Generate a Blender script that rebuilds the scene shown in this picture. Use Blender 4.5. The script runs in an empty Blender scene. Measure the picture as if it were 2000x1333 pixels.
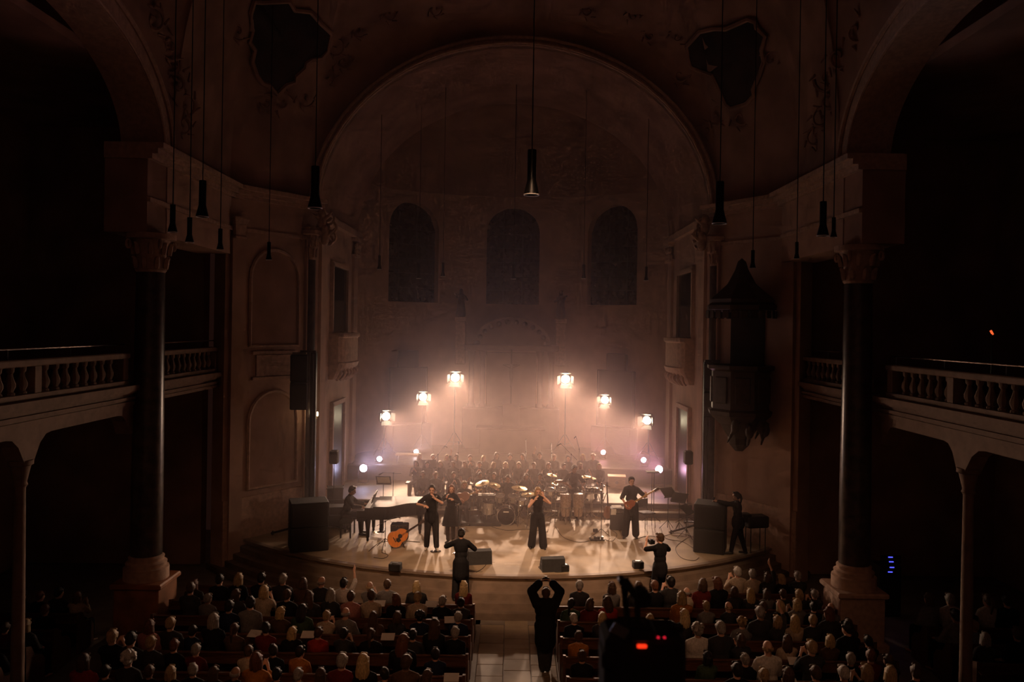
# Concert in a dim baroque church, seen from the gallery opposite the stage.
import bpy, math, random
import numpy as np
from mathutils import Vector, Matrix
S = bpy.context.scene
COL = S.collection
rnd = random.Random(7)
V = Vector
PI = math.pi
F, CX, CY, CZ, ROLL = 1555.0, 1000.0, 640.0, 7.0, 0.0155   # focal length and horizon of the photograph (2000 x 1333)

# ---------------------------------------------------------------- camera
cd = bpy.data.cameras.new('camera')
cd.sensor_width = 36.0
cd.lens = F * 36.0 / 2000.0
cd.shift_y = -26.5 / 2000.0
cd.clip_start, cd.clip_end = 0.05, 200
cd.dof.use_dof = True
cd.dof.focus_distance = 22.0
cd.dof.aperture_fstop = 5.0
cam = bpy.data.objects.new('camera', cd)
COL.objects.link(cam)
cam.matrix_world = Matrix.Translation((0, 0, CZ)) @ Matrix.Rotation(-ROLL, 4, 'Y') @ Matrix.Rotation(PI / 2, 4, 'X')
S.camera = cam

# ---------------------------------------------------------------- exposure, world
S.view_settings.view_transform = 'Standard'
S.view_settings.look = 'None'
S.view_settings.exposure = 0.0
S.view_settings.gamma = 1.0
S.view_settings.use_curve_mapping = False
W = bpy.data.worlds.new('night')
S.world = W
W.use_nodes = True
W.node_tree.nodes['Background'].inputs[0].default_value = (0.0085, 0.0031, 0.0022, 1)
W.node_tree.nodes['Background'].inputs[1].default_value = 1.0
S.cycles.use_denoising = True
S.cycles.use_adaptive_sampling = True
S.cycles.adaptive_threshold = 0.05
S.cycles.adaptive_min_samples = 12
S.cycles.use_light_tree = False
S.cycles.max_bounces = 4
S.cycles.diffuse_bounces = 2
S.cycles.glossy_bounces = 1
S.cycles.transmission_bounces = 1
S.cycles.volume_bounces = 1
S.cycles.sample_clamp_indirect = 3.0
S.cycles.caustics_reflective = False
S.cycles.caustics_refractive = False

# ---------------------------------------------------------------- wash lamps and audience fill (the lamps on stands are built with their fixtures below)
def spot(name, loc, aim, power, color, angle, blend=0.5, size=0.15):
    d = bpy.data.lights.new(name, 'SPOT')
    d.energy = power
    d.color = color
    d.spot_size = math.radians(angle)
    d.spot_blend = blend
    d.shadow_soft_size = size
    o = bpy.data.objects.new(name, d)
    COL.objects.link(o)
    o.location = loc
    o.rotation_euler = (V(aim) - V(loc)).to_track_quat('-Z', 'Y').to_euler()
    return o
WARM = (1.0, 0.61, 0.41)
HAZE = 0.021
BACK_POWER = 2050       # tall tungsten lamps behind the choir
PAR_POWER = 460        # small lamps low at the sides
# stage wash from lamps hung high in the crossing vault, out of the picture
for wx, tx in ((-3.2, -2.0), (0.0, 0.5), (3.2, 3.2)):
    spot('stage_wash_lamp', (wx, 7.0, 15.6), (tx, 21.6, 0.9), 8200, (1.0, 0.57, 0.33), 20, 1.0, 0.12)
# dim fill added above the rear gallery to light the audience's backs
spot('audience_fill', (0.0, 1.0, 14.5), (0.0, 17.5, 0.8), 950, (1.0, 0.46, 0.22), 50, 1.0, 0.3)

# ---------------------------------------------------------------- helpers
def lev(px, py):
    u, v = px - CX, py - CY
    return u * math.cos(ROLL) + v * math.sin(ROLL), -u * math.sin(ROLL) + v * math.cos(ROLL)
def at(px, py, Y):
    u, v = lev(px, py)
    return V((u / F * Y, Y, CZ - v / F * Y))
def gnd(px, py, z):
    u, v = lev(px, py)
    Y = (CZ - z) * F / v
    return V((u / F * Y, Y, z))

MATS = {}
def mat(name, col, rough=0.7, metal=0.0, var=0.12, scale=6.0, bump=0.0, spec=0.5, col2=None, detail=3.0, stretch=None):
    """Principled material whose colour wanders a little with a noise in object space."""
    if name in MATS: return MATS[name]
    m = bpy.data.materials.new(name)
    m.use_nodes = True
    nt = m.node_tree
    b = nt.nodes['Principled BSDF']
    b.inputs['Roughness'].default_value = rough
    b.inputs['Metallic'].default_value = metal
    b.inputs['Specular IOR Level'].default_value = spec
    tc = nt.nodes.new('ShaderNodeTexCoord')
    src = tc.outputs['Object']
    if stretch:
        mp = nt.nodes.new('ShaderNodeMapping')
        mp.inputs['Scale'].default_value = stretch
        nt.links.new(src, mp.inputs['Vector'])
        src = mp.outputs['Vector']
    n = nt.nodes.new('ShaderNodeTexNoise')
    n.inputs['Scale'].default_value = scale
    n.inputs['Detail'].default_value = detail
    nt.links.new(src, n.inputs['Vector'])
    r = nt.nodes.new('ShaderNodeValToRGB')
    c2 = col2 or tuple(min(1, c * (1 + var)) for c in col)
    c1 = col if col2 else tuple(c * (1 - var) for c in col)
    r.color_ramp.elements[0].color = (*c1, 1)
    r.color_ramp.elements[1].color = (*c2, 1)
    r.color_ramp.elements[0].position = 0.32
    r.color_ramp.elements[1].position = 0.68
    nt.links.new(n.outputs['Fac'], r.inputs['Fac'])
    nt.links.new(r.outputs['Color'], b.inputs['Base Color'])
    if bump:
        bp = nt.nodes.new('ShaderNodeBump')
        bp.inputs['Strength'].default_value = bump
        bp.inputs['Distance'].default_value = 0.02
        nt.links.new(n.outputs['Fac'], bp.inputs['Height'])
        nt.links.new(bp.outputs['Normal'], b.inputs['Normal'])
    MATS[name] = m
    return m
def glow(name, col, strength):
    if name in MATS: return MATS[name]
    m = bpy.data.materials.new(name)
    m.use_nodes = True
    b = m.node_tree.nodes['Principled BSDF']
    b.inputs['Base Color'].default_value = (*col, 1)
    b.inputs['Emission Color'].default_value = (*col, 1)
    b.inputs['Emission Strength'].default_value = strength
    MATS[name] = m
    return m

class MB:
    """Collects shapes; build() links them as one mesh object."""
    def __init__(s): s.v, s.f = [], []
    def add(s, vs, fs):
        o = len(s.v)
        s.v += [tuple(p) for p in vs]
        s.f += [tuple(i + o for i in f) for f in fs]
        return s
    def box(s, c, d, rz=0, M=None):
        x, y, z = d[0] / 2, d[1] / 2, d[2] / 2
        vs = [V((a * x, b * y, e * z)) for e in (-1, 1) for b in (-1, 1) for a in (-1, 1)]
        if M is not None: vs = [M @ p for p in vs]
        elif rz:
            q = Matrix.Rotation(rz, 3, 'Z'); vs = [q @ p for p in vs]
        c = V(c)
        return s.add([p + c for p in vs], [(0, 2, 3, 1), (4, 5, 7, 6), (0, 1, 5, 4), (2, 6, 7, 3), (0, 4, 6, 2), (1, 3, 7, 5)])
    def bb(s, x0, x1, y0, y1, z0, z1):
        return s.box(((x0 + x1) / 2, (y0 + y1) / 2, (z0 + z1) / 2), (abs(x1 - x0), abs(y1 - y0), abs(z1 - z0)))
    def cham(s, c, d, e, rz=0, M=None):
        """box with chamfered edges"""
        x, y, z = d[0] / 2, d[1] / 2, d[2] / 2
        vs = []
        for k, zz in ((e, -z), (0, -z + e), (0, z - e), (e, z)):
            a, b = x - k, y - k
            q = e * (1 if k == 0 else .6)
            vs += [V((a, b - q, zz)), V((a - q, b, zz)), V((-a + q, b, zz)), V((-a, b - q, zz)), V((-a, -b + q, zz)), V((-a + q, -b, zz)), V((a - q, -b, zz)), V((a, -b + q, zz))]
        fs = [tuple(range(7, -1, -1)), tuple(range(24, 32))]
        for r in range(3):
            for i in range(8):
                j = (i + 1) % 8
                fs.append((r * 8 + i, r * 8 + j, r * 8 + 8 + j, r * 8 + 8 + i))
        R3 = M if M is not None else Matrix.Rotation(rz, 3, 'Z')
        return s.add([R3 @ p + V(c) for p in vs], fs)
    def cyl(s, p0, p1, r0, r1=None, n=10, cap=True):
        r1 = r0 if r1 is None else r1
        p0, p1 = V(p0), V(p1)
        d = (p1 - p0).normalized()
        a = d.orthogonal().normalized(); b = d.cross(a)
        vs = []
        for p, r in ((p0, r0), (p1, r1)):
            for i in range(n):
                t = 2 * PI * i / n
                vs.append(p + (a * math.cos(t) + b * math.sin(t)) * r)
        fs = [(i, (i + 1) % n, n + (i + 1) % n, n + i) for i in range(n)]
        if cap: fs += [tuple(range(n - 1, -1, -1)), tuple(range(n, 2 * n))]
        return s.add(vs, fs)
    def tube(s, pts, r, n=6, closed=False):
        pts = [V(p) for p in pts]
        m = len(pts)
        rs = r if isinstance(r, (list, tuple)) else [r] * m
        vs, up = [], None
        for k in range(m):
            if closed: d = pts[(k + 1) % m] - pts[k - 1]
            else: d = pts[min(k + 1, m - 1)] - pts[max(k - 1, 0)]
            d = d.normalized() if d.length > 1e-9 else V((0, 0, 1))
            if up is None: up = d.orthogonal().normalized()
            a = (up - d * up.dot(d))
            a = a.normalized() if a.length > 1e-6 else d.orthogonal().normalized()
            up = a
            b = d.cross(a)
            for i in range(n):
                t = 2 * PI * i / n
                vs.append(pts[k] + (a * math.cos(t) + b * math.sin(t)) * rs[k])
        fs = []
        for k in range(m if closed else m - 1):
            q = (k + 1) % m
            for i in range(n):
                j = (i + 1) % n
                fs.append((k * n + i, k * n + j, q * n + j, q * n + i))
        if not closed: fs += [tuple(range(n - 1, -1, -1)), tuple(range((m - 1) * n, m * n))]
        return s.add(vs, fs)
    def lathe(s, prof, n=16, c=(0, 0, 0), M=None, a0=0, a1=2 * PI):
        full = abs(a1 - a0 - 2 * PI) < 1e-6
        k = n if full else n + 1
        vs = []
        for r, z in prof:
            for i in range(k):
                t = a0 + (a1 - a0) * i / n
                p = V((r * math.cos(t), r * math.sin(t), z))
                if M is not None: p = M @ p
                vs.append(p + V(c))
        fs = []
        for q in range(len(prof) - 1):
            for i in range(n):
                j = (i + 1) % k
                fs.append((q * k + i, q * k + j, (q + 1) * k + j, (q + 1) * k + i))
        if full:
            if prof[0][0] > 1e-4: fs.append(tuple(range(k - 1, -1, -1)))
            if prof[-1][0] > 1e-4: fs.append(tuple(range((len(prof) - 1) * k, len(prof) * k)))
        return s.add(vs, fs)
    def ell(s, c, r, n=10, M=None):
        prof = [(math.sin(PI * k / n), -math.cos(PI * k / n)) for k in range(n + 1)]
        prof[0] = (1e-3, -1); prof[-1] = (1e-3, 1)
        if not hasattr(r, '__len__'): r = (r, r, r)
        Q = Matrix.Diagonal(V(r))
        if M is not None: Q = M @ Q
        vs, fs = [], []
        k = n + 2
        for a, z in prof:
            for i in range(k):
                t = 2 * PI * i / k
                vs.append(Q @ V((a * math.cos(t), a * math.sin(t), z)) + V(c))
        for q in range(n):
            for i in range(k):
                j = (i + 1) % k
                fs.append((q * k + i, q * k + j, (q + 1) * k + j, (q + 1) * k + i))
        fs += [tuple(range(k - 1, -1, -1)), tuple(range(n * k, (n + 1) * k))]
        return s.add(vs, fs)
    def cap(s, p0, r0, p1, r1, n=10):
        """tapered capsule"""
        p0, p1 = V(p0), V(p1)
        d = p1 - p0
        L = d.length
        if L < 1e-6: return s.ell(p0, max(r0, r1), n)
        d /= L
        a = d.orthogonal().normalized(); b = d.cross(a)
        rings = []
        for k in range(1, 4): t = PI / 2 * k / 3.3; rings.append((p0 - d * r0 * math.cos(t), r0 * math.sin(t)))
        rings += [(p0, r0), (p1, r1)]
        for k in range(3, 0, -1): t = PI / 2 * k / 3.3; rings.append((p1 + d * r1 * math.cos(t), r1 * math.sin(t)))
        vs = []
        for p, r in rings:
            for i in range(n):
                t = 2 * PI * i / n
                vs.append(p + (a * math.cos(t) + b * math.sin(t)) * r)
        m = len(rings)
        fs = [(k * n + i, k * n + (i + 1) % n, (k + 1) * n + (i + 1) % n, (k + 1) * n + i) for k in range(m - 1) for i in range(n)]
        fs += [tuple(range(n - 1, -1, -1)), tuple(range((m - 1) * n, m * n))]
        return s.add(vs, fs)
    def prism(s, poly, axis, lo, hi):
        """poly of 2-D points extruded along an axis ('x','y','z')"""
        def p3(p, h):
            return {'x': (h, p[0], p[1]), 'y': (p[0], h, p[1]), 'z': (p[0], p[1], h)}[axis]
        n = len(poly)
        vs = [p3(p, lo) for p in poly] + [p3(p, hi) for p in poly]
        fs = [tuple(range(n - 1, -1, -1)), tuple(range(n, 2 * n))] + [(i, (i + 1) % n, n + (i + 1) % n, n + i) for i in range(n)]
        return s.add(vs, fs)
    def grid(s, rows):
        """rows of equally many points"""
        m = len(rows[0])
        vs = [p for r in rows for p in r]
        fs = [(k * m + i, k * m + i + 1, (k + 1) * m + i + 1, (k + 1) * m + i) for k in range(len(rows) - 1) for i in range(m - 1)]
        return s.add(vs, fs)
    def xf(s, M, start=0):
        for i in range(start, len(s.v)): s.v[i] = tuple(M @ V(s.v[i]))
        return s
    def mesh(s, name, smooth=False, fix=True):
        me = bpy.data.meshes.new(name)
        me.from_pydata(s.v, [], s.f)
        if fix:
            import bmesh
            bm = bmesh.new(); bm.from_mesh(me)
            bmesh.ops.recalc_face_normals(bm, faces=bm.faces)
            bm.to_mesh(me); bm.free()
        if smooth:
            me.polygons.foreach_set('use_smooth', [True] * len(me.polygons))
            try: me.set_sharp_from_angle(angle=math.radians(40))
            except Exception: pass
        me.update()
        return me
    def build(s, name, m, parent=None, smooth=False, loc=None, rz=0):
        me = s.mesh(name, smooth)
        return link(name, me, m, parent, loc, rz)
def link(name, me, m, parent=None, loc=None, rz=0):
    if m is not None and not me.materials: me.materials.append(m)
    o = bpy.data.objects.new(name, me)
    COL.objects.link(o)
    if parent is not None: o.parent = parent
    if loc is not None: o.location = loc
    if rz: o.rotation_euler[2] = rz
    if m is not None and me.materials[0] is not m:
        o.material_slots[0].link = 'OBJECT'
        o.material_slots[0].material = m
    return o
def tag(o, label=None, cat=None, group=None, kind=None):
    if label: o['label'] = label
    if cat: o['category'] = cat
    if group: o['group'] = group
    if kind: o['kind'] = kind
    return o
def thing(name, label, cat, loc=(0, 0, 0), rz=0, group=None, scale=None):
    o = bpy.data.objects.new(name, None)
    o.empty_display_size = 0.1
    COL.objects.link(o)
    o.location = loc
    o.rotation_euler[2] = rz
    if scale: o.scale = (scale,) * 3
    return tag(o, label, cat, group)
def copy_tree(o, parent=None):
    c = o.copy()
    COL.objects.link(c)
    c.parent = parent
    for ch in KIDS.get(o.name) or [k for k in o.children]: copy_tree(ch, c)
    return c
KIDS = {}
ORD = ['first', 'second', 'third', 'fourth', 'fifth', 'sixth', 'seventh', 'eighth', 'ninth', 'tenth', 'eleventh', 'twelfth', 'thirteenth', 'fourteenth', 'fifteenth', 'sixteenth', 'seventeenth', 'eighteenth', 'nineteenth', 'twentieth', 'twenty-first', 'twenty-second', 'twenty-third', 'twenty-fourth', 'twenty-fifth']

# ---------------------------------------------------------------- materials
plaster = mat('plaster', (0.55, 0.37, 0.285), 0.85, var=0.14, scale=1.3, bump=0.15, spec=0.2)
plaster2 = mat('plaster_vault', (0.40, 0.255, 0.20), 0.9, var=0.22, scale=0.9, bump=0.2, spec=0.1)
stucco = mat('stucco', (0.58, 0.40, 0.305), 0.8, var=0.15, scale=9, bump=0.2, spec=0.2)
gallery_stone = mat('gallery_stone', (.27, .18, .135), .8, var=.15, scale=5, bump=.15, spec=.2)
marble = mat('dark_marble', (0.035, 0.028, 0.027), 0.28, var=0.5, scale=5, spec=0.5, col2=(0.10, 0.07, 0.06), detail=6)
stone_floor = mat('stone_floor', (0.27, 0.205, 0.135), 0.62, var=0.2, scale=1.1, bump=0.05, col2=(0.50, 0.395, 0.27), detail=5)
nave_stone = mat('nave_stone', (0.26, 0.22, 0.18), 0.5, var=0.2, scale=2.2, bump=0.05)
step_stone = mat('step_stone', (0.20, 0.145, 0.105), 0.6, var=0.2, scale=3, bump=0.1)
pew_wood = mat('pew_wood', (0.12, 0.05, 0.025), 0.5, var=0.35, scale=7, stretch=(0.6, 6, 6))
dark_wood = mat('dark_wood', (0.055, 0.03, 0.02), 0.4, var=0.35, scale=7, stretch=(1, 6, 6))
black = mat('black_paint', (0.012, 0.012, 0.013), 0.45, var=0.2, scale=20)
black_gloss = mat('black_lacquer', (0.010, 0.010, 0.011), 0.28, var=0.1, scale=3)
black_matte = mat('black_matte', (0.018, 0.017, 0.017), 0.75, var=0.2, scale=14)
grille = mat('grille_mesh', (0.022, 0.020, 0.019), 0.5, var=0.6, scale=160, metal=0.3)
chrome = mat('chrome', (0.75, 0.73, 0.70), 0.16, 1.0, var=0.05, scale=8)
steel = mat('steel_stand', (0.10, 0.10, 0.10), 0.35, 0.9, var=0.1, scale=8)
brass = mat('cymbal_brass', (0.72, 0.56, 0.26), 0.25, 1.0, var=0.12, scale=18)
gilt = mat('gilt', (0.50, 0.34, 0.13), 0.35, 0.8, var=0.2, scale=8)
paper = mat('paper', (0.80, 0.78, 0.73), 0.8, var=0.04, scale=12)
drumhead = mat('drumhead', (0.78, 0.76, 0.72), 0.5, var=0.05, scale=8)
glass_night = mat('night_glass', (0.012, 0.012, 0.018), 0.15, var=0.4, scale=6)
skin_a = mat('skin_fair', (0.70, 0.41, 0.29), 0.55, var=0.06, scale=18)
skin_b = mat('skin_tan', (0.42, 0.24, 0.16), 0.55, var=0.06, scale=18)

# ---------------------------------------------------------------- people: fused tapered volumes, one continuous surface per body
def fuse(mb, voxel, smooth=3, name='body'):
    me0 = mb.mesh(name, fix=True)
    o = bpy.data.objects.new('tmp', me0)
    COL.objects.link(o)
    m = o.modifiers.new('r', 'REMESH'); m.mode = 'VOXEL'; m.voxel_size = voxel
    if smooth:
        k = o.modifiers.new('s', 'SMOOTH'); k.factor = 0.5; k.iterations = smooth
    dg = bpy.context.evaluated_depsgraph_get()
    me = bpy.data.meshes.new_from_object(o.evaluated_get(dg))
    me.name = name
    bpy.data.objects.remove(o); bpy.data.meshes.remove(me0)
    me.polygons.foreach_set('use_smooth', [True] * len(me.polygons))
    return me
def ik(a, c, l1, l2, hint):
    a, c = V(a), V(c)
    d = c - a
    L = min(d.length, (l1 + l2) * 0.999)
    d.normalize()
    c = a + d * L
    x = (l1 * l1 - l2 * l2 + L * L) / (2 * L)
    h = math.sqrt(max(l1 * l1 - x * x, 0))
    q = V(hint); q = q - d * q.dot(d)
    q = q.normalized() if q.length > 1e-6 else d.orthogonal().normalized()
    return a + d * x + q * h, c
def rot(yaw=0, pitch=0, roll=0):
    return Matrix.Rotation(math.radians(yaw), 3, 'Z') @ Matrix.Rotation(math.radians(pitch), 3, 'X') @ Matrix.Rotation(math.radians(roll), 3, 'Y')

class Pose:
    """A figure facing -Y, feet on z = 0, its left towards +X. All lengths in metres for a person of 1.70 m."""
    def __init__(s, pelvis=(0, 0, 0.93), lean=0, side=0, twist=0, head=(0, 0, 0), la=None, ra=None, lhint=(0.6, 0.5, -1), rhint=(-0.6, 0.5, -1),
                 lf=(0.11, 0, 0.075), rf=(-0.11, 0, 0.075), knee=(0, -1, 0), lknee=None, rknee=None, ldir=(0.25, -1, 0), rdir=(-0.25, -1, 0), lhand=None, rhand=None, grip=0.4, slim=1.0):
        s.slim = slim
        P = V(pelvis); s.P = P
        T = rot(twist, 0, 0) @ rot(0, lean, side)          # lean > 0 bends forward (towards -Y)
        s.T = T
        up = T @ V((0, 0, 1)); right = T @ V((1, 0, 0)); fw = T @ V((0, -1, 0))
        s.W = P + up * 0.16
        s.C = P + up * 0.36
        s.N = P + up * 0.50
        s.SL = s.C + up * 0.078 + right * 0.155 * slim; s.SR = s.C + up * 0.078 - right * 0.155 * slim
        s.Hb = s.N + up * 0.075 + fw * 0.015
        s.HR = rot(*head)
        s.H = s.Hb + s.HR @ V((0, -0.012, 0.075))
        la = la or (0.24, -0.03, P.z - 0.08); ra = ra or (-0.24, -0.03, P.z - 0.08)
        s.EL, s.WL = ik(s.SL, la, 0.275, 0.245, lhint)
        s.ER, s.WR = ik(s.SR, ra, 0.275, 0.245, rhint)
        s.hipL = P + V((0.088, 0, -0.03)); s.hipR = P + V((-0.088, 0, -0.03))
        s.KL, s.AL = ik(s.hipL, lf, 0.42, 0.42, lknee or knee)
        s.KR, s.AR = ik(s.hipR, rf, 0.42, 0.42, rknee or knee)
        s.dl, s.dr = V(ldir).normalized(), V(rdir).normalized()
        s.lhand, s.rhand, s.grip = lhand, rhand, grip
    def hand(s, mb, E, Wp, dirn, sgn, fine):
        f = V(dirn).normalized() if dirn else (Wp - E).normalized()
        side = f.cross(V((0, -0.3, 1)))
        side = side.normalized() if side.length > 0.1 else V((1, 0, 0))
        nrm = side.cross(f).normalized()
        pc = Wp + f * 0.05
        mb.cap(Wp, 0.026, pc + f * 0.02, 0.030, 8)
        mb.cap(pc + side * 0.022, 0.017, pc - side * 0.022, 0.017, 6)
        if not fine:
            mb.cap(pc + f * .02, 0.026, pc + f * 0.085 - nrm * 0.03 * s.grip * 2, 0.016, 8)
            mb.cap(Wp + side * 0.03 * sgn, 0.013, pc + side * 0.05 * sgn + f * 0.015, 0.010, 6)
            return
        for k, (o, L) in enumerate(((-0.030, 0.062), (-0.010, 0.074), (0.010, 0.078), (0.030, 0.070))):
            o *= -sgn
            b0 = pc + f * 0.03 + side * o
            m1 = b0 + (f - nrm * s.grip).normalized() * L * 0.52
            e1 = m1 + (f * (1 - s.grip) - nrm * (s.grip * 1.6)).normalized() * L * 0.5
            mb.cap(b0, 0.0105, m1, 0.0095, 6); mb.cap(m1, 0.0095, e1, 0.0085, 6)
        t0 = Wp + f * 0.02 + side * 0.026 * sgn
        t1 = t0 + (f * 0.7 + side * sgn * 0.7 - nrm * 0.3).normalized() * 0.04
        mb.cap(t0, 0.015, t1, 0.012, 6); mb.cap(t1, 0.012, t1 + (f - nrm * 0.5).normalized() * 0.03, 0.010, 6)
    def torso(s, mb, g=0.0, low=True, belly=0.0):
        T, k = s.T, s.slim
        mb.ell(s.C + T @ V((0, 0, -0.02)), (0.155 * k + g, 0.108 + g, 0.17 + g), 10, T)
        mb.ell(s.W + T @ V((0, -belly * .5, 0)), (0.135 * k + g + belly * .4, 0.10 + g + belly, 0.14 + g), 10, T)
        mb.cap(s.SL, 0.053 + g, s.SR, 0.053 + g, 10)
        mb.cap(s.SL, 0.05 + g, s.N, 0.055 + g * .7, 8); mb.cap(s.SR, 0.05 + g, s.N, 0.055 + g * .7, 8)
        if low: mb.ell(s.P, (0.158 * k + g, 0.118 + g, 0.12 + g), 10, T)
    def headv(s, mb, fine):
        H, R = s.H, s.HR
        L = lambda x, y, z: H + R @ V((x, y, z))
        mb.cap(s.N - s.T @ V((0, 0, 0.02)), 0.058, s.Hb + s.HR @ V((0, 0.01, 0.02)), 0.052, 8)
        mb.ell(L(0, 0.012, 0.025), (0.074, 0.092, 0.090), 12, R)
        mb.ell(L(0, -0.022, -0.045), (0.056, 0.062, 0.070), 10, R)
        mb.cap(L(0, -0.06, -0.088), 0.022, L(0, -0.05, -0.085), 0.026, 6)
        mb.cap(L(0, -0.078, 0.005), 0.010, L(0, -0.098, -0.033), 0.014, 6)
        if fine:
            mb.cap(L(-0.035, -0.074, 0.018), 0.012, L(0.035, -0.074, 0.018), 0.012, 6)
            mb.cap(L(-0.016, -0.078, -0.058), 0.009, L(0.016, -0.078, -0.058), 0.009, 6)
        for q in (-1, 1): mb.ell(L(0.074 * q, 0.012, -0.008), (0.010, 0.018, 0.030), 6, R)
    def body(s, fine=True, voxel=0.0095):
        mb = MB()
        s.torso(mb)
        s.headv(mb, fine)
        for S_, E, Wp, d, sg in ((s.SL, s.EL, s.WL, s.lhand, -1), (s.SR, s.ER, s.WR, s.rhand, 1)):
            mb.cap(S_, 0.050, E, 0.037, 8); mb.cap(E, 0.038, Wp, 0.026, 8)
            s.hand(mb, E, Wp, d, sg, fine)
        for h, K, A, d in ((s.hipL, s.KL, s.AL, s.dl), (s.hipR, s.KR, s.AR, s.dr)):
            mb.cap(h, 0.082, K, 0.055, 8)
            cm = K.lerp(A, 0.3)
            mb.cap(K, 0.053, cm, 0.055, 8); mb.cap(cm, 0.055, A, 0.036, 8)
            mb.cap(A + V((0, 0, -0.035)) - d * 0.03, 0.036, A + d * 0.15 + V((0, 0, -0.05)), 0.026, 8)
        return fuse(mb, voxel, 3, 'body')
    def top(s, sleeve=0.6, g=0.014, long=False, hem=0.0, belly=0.0, voxel=0.014):
        mb = MB()
        s.torso(mb, g, True, belly)
        for S_, E, Wp in ((s.SL, s.EL, s.WL), (s.SR, s.ER, s.WR)):
            if sleeve <= 0: continue
            if sleeve <= 1: mb.cap(S_, 0.052 + g, S_.lerp(E, sleeve), 0.046 + g, 8)
            else:
                mb.cap(S_, 0.052 + g, E, 0.042 + g, 8); mb.cap(E, 0.042 + g, E.lerp(Wp, sleeve - 1), 0.032 + g, 8)
        if hem: mb.cap(s.P, 0.15 + g * 1.3, s.P + V((0, 0, -hem)), 0.155 + g * 1.3, 12)
        return fuse(mb, voxel, 3, 'top')
    def legs(s, g=0.014, flare=0.0, length=0.93, voxel=0.014):
        mb = MB()
        mb.ell(s.P + V((0, 0, -0.01)), (0.160 + g, 0.120 + g, 0.12 + g), 10)
        for h, K, A in ((s.hipL, s.KL, s.AL), (s.hipR, s.KR, s.AR)):
            mb.cap(h, 0.088 + g, K, 0.062 + g + flare * .5, 8)
            mb.cap(K, 0.062 + g + flare * .5, K.lerp(A, length), 0.044 + g + flare, 8)
        return fuse(mb, voxel, 2, 'trousers')
    def shoes(s, h=0.0):
        mb = MB()
        for A, d in ((s.AL, s.dl), (s.AR, s.dr)):
            a = A + V((0, 0, -0.032)) - d * 0.03
            mb.cap(a, 0.043, A + d * 0.155 + V((0, 0, -0.045)), 0.032, 8)
            mb.cap(a, 0.043, A + V((0, 0, 0.03)), 0.044, 8)
        me = fuse(mb, 0.014, 2, 'shoes')
        return me
    def skirt(s, length=0.5, r0=0.16, r1=0.27):
        mb = MB()
        n = 28
        rows = []
        for k in range(9):
            t = k / 8
            z = s.P.z + 0.12 - t * (length + 0.12)
            r = r0 + (r1 - r0) * t
            row = []
            for i in range(n + 1):
                a = 2 * PI * i / n
                q = r * (1 + 0.07 * t * math.sin(a * 7))
                row.append((s.P.x + q * math.cos(a), s.P.y + 0.82 * q * math.sin(a), z))
            rows.append(row)
        mb.grid(rows)
        return mb.mesh('skirt', True)

def hair_mesh(style, rs):
    """hair in the frame of the head: origin at the head centre, face towards -Y"""
    mb = MB()
    r = random.Random(rs)
    if style == 'bald':
        for a in range(-5, 6):
            t = a / 5 * 1.7
            mb.ell((0.076 * math.sin(t), 0.018 + 0.088 * math.cos(t), -0.005), (0.018, 0.018, 0.035), 6)
    else:
        mb.ell((0, 0.026, 0.040), (0.084, 0.094, 0.092), 12)
        mb.ell((0, 0.058, -0.012), (0.074, 0.062, 0.070), 10)
        for q in (-1, 1): mb.cap((0.066 * q, -0.02, 0.05), 0.026, (0.074 * q, 0.03, -0.005), 0.018, 6)
        mb.cap((-0.03, -0.055, 0.098), 0.026, (0.035, -0.055, 0.098), 0.028, 6)
    if style == 'long':
        mb.cap((0, 0.065, 0.0), 0.070, (0, 0.075, -0.14), 0.058, 10)
        for q in (-1, 1):
            mb.cap((0.068 * q, 0.02, 0.02), 0.028, (0.080 * q, 0.030, -0.19), 0.022, 8)
        for k in range(13):
            t = -1.35 + 2.7 * k / 12
            a = V((0.074 * math.sin(t), 0.03 + 0.08 * math.cos(t), 0.01))
            e = V((0.098 * math.sin(t) + r.uniform(-.012, .012), 0.045 + 0.075 * math.cos(t), r.uniform(-.26, -.19)))
            m_ = a.lerp(e, .55) + V((0, .006, 0))
            mb.cap(a, 0.024, m_, 0.023, 6); mb.cap(m_, 0.023, e, 0.011, 6)
    elif style == 'bob':
        mb.cap((0, 0.055, 0.0), 0.076, (0, 0.058, -0.055), 0.066, 10)
        for k in range(13):
            t = -1.75 + 3.5 * k / 12
            a = V((0.072 * math.sin(t), 0.025 + 0.08 * math.cos(t), 0.02))
            e = V((0.088 * math.sin(t), 0.028 + 0.078 * math.cos(t), r.uniform(-.125, -.085)))
            mb.cap(a, 0.026, e, 0.017, 6)
    elif style == 'bun':
        mb.ell((0, 0.085, 0.105), (0.042, 0.042, 0.040), 8)
    elif style == 'tail':
        mb.cap((0, 0.115, 0.05), 0.032, (0, 0.150, -0.05), 0.034, 8); mb.cap((0, 0.150, -0.05), 0.034, (0.01, 0.125, -0.22), 0.016, 8)
    elif style == 'curly':
        for k in range(46):
            a, b = r.uniform(0, 2 * PI), r.uniform(-0.35, 1)
            c = math.sqrt(max(0, 1 - b * b))
            p = V((0.098 * c * math.cos(a), 0.032 + 0.100 * c * math.sin(a), 0.032 + 0.098 * b))
            if p.y < -0.055 and p.z < 0.06: continue
            mb.ell(p, r.uniform(0.024, 0.036), 5)
    return fuse(mb, 0.0085, 1, 'hair')
HAIR = {}
def hair(style):
    if style not in HAIR: HAIR[style] = hair_mesh(style, 3)
    return HAIR[style]
def cloth(col):
    k = 'cloth_%d_%d_%d' % tuple(int(c * 1000) for c in col)
    return mat(k, col, 0.85, var=0.18, scale=30, spec=0.15)
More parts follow.
